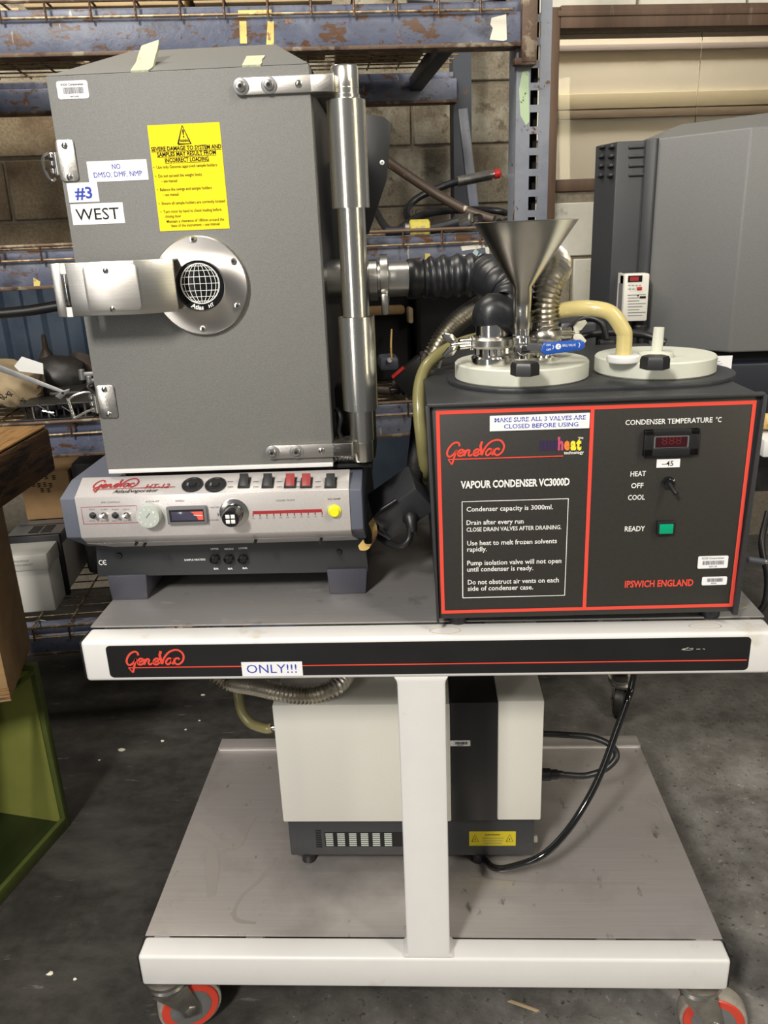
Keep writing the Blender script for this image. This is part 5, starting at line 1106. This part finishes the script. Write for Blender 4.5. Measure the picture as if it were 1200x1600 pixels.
# ---- funnel
fy = c2.y; use(CN)
b = MB(); zr = at(820, 346, y=fy).z; A = at(740, 347, y=fy); B = at(903, 345, y=fy); rf = (B.x-A.x)/2; fx = (A.x+B.x)/2; zn = at(817, 448, y=fy).z; zs0 = c2.z+.050
prof = [(.0092, zs0-.002), (.0108, zs0+.004), (.0113, zn-.03), (.0125, zn), (rf*.985, zr-.001), (rf, zr), (rf*.985, zr+.0006), (rf*.97, zr-.001), (.0113, zn), (.0100, zn-.03), (.0088, zs0)]
b.lathe([(r, z) for r, z in prof], (c2.x+.000, fy, 0), (0, 0, 1), 'steel', 64, caps=False)
bm_ = b.bm
for v in bm_.verts:
    if v.co.z > zn: v.co.x += (fx-c2.x)*(v.co.z-zn)/(zr-zn)
b.ms[0] = 'funnel_steel'
obj('funnel', b, None, 'brushed steel funnel standing in the ball valve on the left lid', 'funnel')
# ---- hoses
use(WORLD)
def bellows(path, r, pitch, depth, m, name, label, sq=False, ends=None, group=None):
    b = MB()
    b.tube(path, lambda d, i: r-depth*(.5-.5*math.cos(2*math.pi*(i % 4)/4)), m, 18, n=12, step=pitch/4)
    h = obj(name, b, None, label, 'hose', group); return h
pw = PORT; t1 = TOP1
path = [pw, pw+V((.03, .004, -.001)), pw+V((.075, .006, .002)), pw+V((.125, .0, .0)), at(775, 440, y=t1.y+.085), at(800, 462, y=t1.y+.045), at(790, 490, y=t1.y+.005), t1+V((0, 0, .012)), t1+V((0, 0, -.002))]
P_ = smooth_path(path, 12); L_ = sum(((b_-a_).length for a_, b_ in zip(P_, P_[1:])))
b = MB(); h = thing('rubber_hose', 'thick black convoluted rubber hose from the door cabinet to the left lid', 'hose', (pw.x, pw.y, pw.z))
def rr_(d, i):
    e = min(d, L_-d)
    if e < .025: return .029+.002*math.sin(d*200) if d < L_/2 else .0262
    return .0310+.0024*math.cos(2*math.pi*d/.0200) if d < L_*.66 else .0285+.0024*math.cos(2*math.pi*d/.026)
b.tube(path, rr_, 'rubber', 28, n=12, step=.0022); obj('sleeve', b, h)
c3w = CN @ (c3+V((0, 0, .040)))
b = MB(); b.lathe([(.0165, 0), (.0165, .014)], c3w, (0, 0, 1), 'chrome', 28)
pth = [c3w+V((0, 0, .010)), at(853, 520, y=c3w.y), at(851, 480, y=c3w.y+.002), at(858, 445, y=c3w.y+.012), at(872, 418, y=c3w.y+.04), at(862, 402, y=c3w.y+.10), at(838, 412, y=c3w.y+.17), at(800, 440, y=c3w.y+.22), at(757, 473, y=c3w.y+.20), at(712, 505, y=c3w.y+.17), at(682, 545, y=c3w.y+.15), at(668, 590, y=c3w.y+.16), at(660, 650, y=c3w.y+.18), at(655, 720, y=c3w.y+.2)]
b.tube(pth[:8], lambda d, i: .0198-.0048*(.5-.5*math.cos(math.pi*(i % 4)/2)), 'hose_steel', 20, n=12, step=.0016)
h = obj('metal_bellows_hose', b, None, 'shiny ribbed metal hose rising from the left lid behind the funnel', 'hose')
b = MB(); b.tube(pth[7:], lambda d, i: .0170-.0042*(.5-.5*math.cos(math.pi*(i % 4)/2)), 'hose_steel', 18, n=12, step=.0014); obj('metal_bellows_hose', b, None, 'ribbed metal hose arching down left of the condenser', 'hose')
b = MB(); yq = .24
b.tube([at(655, 655, y=.30), at(652, 690, y=.27), at(648, 730, y=.22), at(643, 765, y=.19)], lambda d, i: .0130-.0034*(.5-.5*math.cos(math.pi*(i % 4)/2)), 'dark_metal', 16, n=12, step=.00125); obj('black_conduit', b, None, 'black ribbed conduit running down into the power adapter', 'conduit')
b = MB(); b.tube([at(782, 524, y=.33), at(740, 530, y=.30), at(700, 545, y=.27), at(668, 570, y=.24), at(655, 605, y=.22), at(655, 650, y=.20), at(660, 700, y=.20), at(662, 750, y=.26), V((-.03, .50, .86)), V((-.03, .63, .80)), V((-.03, .66, .60))], .0092, 'old_silicone', 16); obj('clear_tube', b, None, 'yellowed clear tube curving down beside the condenser', 'tube')
h2 = HOSE2
b = MB(); b.tube([h2+V((0, 0, -.004)), h2+V((0, 0, .025)), at(973, 515, y=h2.y), at(955, 490, y=h2.y+.004), at(925, 482, y=h2.y+.012), at(890, 483, y=h2.y+.03), at(850, 492, y=h2.y+.07), at(800, 505, y=h2.y+.12), at(775, 520, y=h2.y+.14)], .0106, 'silicone', 20); obj('silicone_tube', b, None, 'amber silicone tube arching out of the right lid collar', 'tube')
# power adapter standing in the gap
h = thing('power_adapter', 'black square power adapter leaning between console and condenser', 'adapter', at(635, 840, z=.7827))
c = at(632, 790, y=.17); b = MB()
b.poly([(-.046, -.02, -.026), (.036, -.02, -.026), (.036, .05, -.026), (-.046, .05, -.026), (-.046, -.02, .026), (.036, -.02, .026), (.036, .05, .026), (-.046, .05, .026)], [(0, 1, 2, 3), (4, 5, 6, 7), (0, 1, 5, 4), (1, 2, 6, 5), (2, 3, 7, 6), (3, 0, 4, 7)], 'dark_paint', .004)
b.xf(M.Translation(c) @ M.Rotation(R(-35), 4, 'Y') @ M.Rotation(R(18), 4, 'X')); obj('housing', b, h)
c = at(641, 812, y=.135); b = MB(); b.lathe([(.012, 0), (.012, .006), (.009, .010), (.0075, .022), (.006, .03)], c+V((0, .012, 0)), (.1, -.8, -.6), 'black', 24); obj('socket', b, h)
b = MB(); b.tube([c+V((0, -.008, -.012)), c+V((-.004, -.02, -.026)), c+V((-.02, -.012, -.036)), c+V((-.05, .03, -.036)), c+V((-.06, .12, -.036))], .0052, 'black'); obj('cord', b, h)
b = MB(); b.tube([c+V((-.02, .004, .03)), c+V((-.05, 0, .01)), c+V((-.055, 0, -.01)), c+V((-.03, .0, -.03))], .003, 'black'); obj('cord', b, h)
# ================================================================ PUMP under the table
pu = thing('vacuum_pump', 'white and black boxed vacuum pump standing on the lower shelf', 'pump', (-.03, .36, .201))
YP = .19
b = MB(); b.box(-.252, .194, YP+.010, .53, .2245, .312, 'dark_paint', .003); bs_ = obj('base_housing', b, pu, 'dark vented base')
b = MB(); b.box(-.258, .045, YP, .52, .3085, .552, 'cream_paint', .003); obj('side_cover', b, pu, 'wide white cover')
b = MB(); b.box(.126, .203, YP, .52, .3115, .556, 'cream_paint', .003); obj('side_cover', b, pu, 'narrow white cover')
b = MB(); b.box(.0455, .1255, YP+.001, .52, .310, .553, 'black', .001); obj('centre_panel', b, pu, 'black centre panel')
for x, y in ((-.222, .215), (.095, .215), (-.222, .49), (.17, .49)):
    b = MB(); b.lathe([(.009, 0), (.0125, .003), (.0125, .018), (.016, .024)], (x, y, .2012), (0, 0, 1), 'rubber', 20); obj('foot', b, pu, 'round rubber foot')
yv = YP+.0098
g0, g1 = at(510, 1322, y=yv), at(632, 1292, y=yv)
b = MB(); b.box(g0.x-.002, .032, yv-.0004, yv+.0002, g0.z-.001, g0.z+.031, 'matte_black'); obj('vent_recess', b, pu)
for c_ in range(6):
    for r_ in range(7):
        x = g0.x+.0215*c_; z = g0.z+.0012+.0043*r_
        b = MB(); b.box(x, x+.0135, yv-.0012, yv-.0003, z, z+.0021, 'knob_grey'); obj('vent_slat', b, pu)
for r_ in range(8):
    x = g0.x-.0185; z = g0.z-.003+.0052*r_; b = MB(); b.box(x, x+.0105, yv-.0006, yv+.0001, z, z+.0026, 'matte_black', .0004); obj('vent_slot', b, pu)
a, c = at(733, 1321, y=yv), at(806, 1299, y=yv); s = sticker(pu, 'caution_label', a.x, c.x, a.z, c.z, yv, 'dull_yellow_label', .0006, .001); s['label'] = 'yellow caution label'
b = MB(); yw = yv-.0009; hw = c.x-a.x; hz_ = c.z-a.z
for fx_ in (.13, .87):
    X = a.x+hw*fx_; b.ribbon([(X-.006, a.z+hz_*.3), (X, a.z+hz_*.82), (X+.006, a.z+hz_*.3), (X-.006, a.z+hz_*.3)], .0010, yw, 'black_ink', smooth=False); put_text(b, '!', X-.0009, X+.0009, a.z+hz_*.38, .005, yw, 'black_ink', .02)
put_text(b, 'CAUTION', a.x+hw*.34, a.x+hw*.66, a.z+hz_*.74, .0032, yw, 'black_ink', .03)
for k in range(3): b.box(a.x+hw*(.28+.02*k), a.x+hw*(.74-.02*k), yw-.0001, yw, a.z+hz_*(.52-.18*k), a.z+hz_*(.55-.18*k), 'grey_ink')
obj('lettering', b, s)
a, c = at(703, 1166, y=YP), at(735, 1157, y=YP); s = sticker(pu, 'asset_tag', a.x, c.x, a.z, c.z, YP+.0008, 'white_label', .0008, .0015); s['label'] = 'white barcode tag'
b = MB(); barcode(b, a.x+.009, c.x-.005, a.z+.0035, c.z-.0025, YP-.0001, 'black_ink', 3); b.box(a.x+.012, c.x-.012, -.0002+YP, YP-.0001, a.z+.0014, a.z+.0024, 'grey_ink'); obj('barcode', b, s)
b = MB(); p = at(841, 1310, y=.25); b.cyl((.193, .25, p.z), (.207, .25, p.z), .007, 'tape_pale', seg=6, bev=.001); obj('drain_plug', b, pu, 'pale brass drain plug')
b = MB(); p = at(420, 1137, y=.30); b.cyl((-.262, .30, p.z), (-.253, .30, p.z), .007, 'chrome_worn'); b.cyl(p, (-.259, .30, p.z), .0055, 'chrome', bev=.001); obj('inlet_stub', b, pu, 'steel inlet stub')
p1_ = p
b = MB(); b.tube([at(369, 1060, y=.33), at(372, 1085, y=.32), at(378, 1112, y=.31), at(392, 1130, y=.30), p1_+V((-.006, 0, -.002)), p1_+V((.006, 0, 0))], .0092, 'old_silicone', 16)
b.tube([at(369, 1060, y=.33), V((at(369, 1060, y=.33).x+.0, .33, .70)), ], .0092, 'old_silicone', 16, smooth=False); obj('clear_tube', b, None, 'yellowed clear tube hanging under the table into the pump stub', 'tube')
b = MB(); b.tube([at(335, 1052, y=.24), at(360, 1066, y=.24), at(400, 1073, y=.22), at(440, 1082, y=.2), at(480, 1086, y=.2), at(515, 1078, y=.2), at(535, 1064, y=.22), at(548, 1040, y=.26)], lambda d, i: .0160-.0050*(.5-.5*math.cos(math.pi*(i % 4)/2)), 'hose_steel', 18, n=12, step=.0016); obj('metal_bellows_hose', b, None, 'ribbed metal hose sagging below the table beam above the pump', 'hose')
b = MB(); b.box(-.17, -.06, .30, .45, .552, .5535, 'black'); b.lathe([(.02, 0), (.02, .03), (.028, .032), (.028, .05), (.02, .052)], (-.11, .36, .552), (0, 0, 1), 'chrome', 24); obj('top_port', b, pu)
# cables
b = MB(); b.tube([V((.40, .30, .735)), at(990, 1058, y=.28), at(980, 1095, y=.26), at(962, 1145, y=.24), at(942, 1200, y=.22), at(918, 1250, y=.2), at(885, 1300, y=.17), at(850, 1335, y=.145), at(815, 1350, y=.145), at(775, 1357, y=.16), V((.10, .22, .207)), V((.06, .3, .207))], .0062, 'black_gloss', 14); obj('power_cable', b, None, 'glossy black mains cable sweeping from the table down under the pump', 'cable')
h = thing('pump_lead', 'black looped lead with moulded connector plugged into the pump side', 'lead', at(860, 1210, y=.33))
b = MB(); b.tube([(.20, .40, at(855, 1145, y=.40).z), at(880, 1148, y=.40), at(925, 1152, y=.38), at(955, 1165, y=.36), at(963, 1183, y=.34), at(945, 1202, y=.33), at(915, 1212, y=.33), at(885, 1211, y=.33), at(866, 1210, y=.33)], .0062, 'black', 14); obj('lead', b, h)
b = MB(); q0 = at(866, 1210, y=.33); b.lathe([(.006, 0), (.0075, .004), (.0075, .010), (.0095, .012), (.0095, .024), (.012, .026), (.012, .05)], V((q0.x+.018, .33, q0.z)), (-1, 0, 0), 'black', 20); obj('connector', b, h)
# floor litter
for i, (px, py, r) in enumerate(((190, 1172, .008), (254, 1158, .005), (317, 1086, .005), (290, 1140, .0035), (312, 1126, .003), (78, 1522, .005), (117, 1530, .003), (155, 1188, .004))):
    p = at(px, py, z=.001); b = MB(); rd = random.Random(i); n = 7
    b.prism([(p.x+r*rd.uniform(.6, 1.2)*math.cos(2*math.pi*k/n)*1.3, p.y+r*rd.uniform(.6, 1.2)*math.sin(2*math.pi*k/n)) for k in range(n)], 'z', .0005, .0015+r*.2, 'tape_pale', .0003)
    obj('paint_flake', b, None, ['largest pale flake on the dark floor, leftmost of the scattered ones', 'second largest pale flake right of the largest one', 'pale flake nearest under the table beam on the dark floor', 'tiny pale speck on the floor midway to the clear tube', 'tiniest pale speck beside the other near the clear tube', 'pale flake on the floor in front of the green cabinet', 'small speck right of the flake before the green cabinet', 'small pale flake just below the largest one'][i], 'debris', 'pale flakes on the dark floor')
p = at(818, 1575, z=.003); b = MB(); b.prism([(p.x-.028, p.y+.012), (p.x-.02, p.y+.016), (p.x+.028, p.y-.004), (p.x+.022, p.y-.008)], 'z', .0025, .004, 'kraft', .0005); obj('wood_splinter', b, None, 'thin pale wood splinter on the floor under the trolley', 'debris')
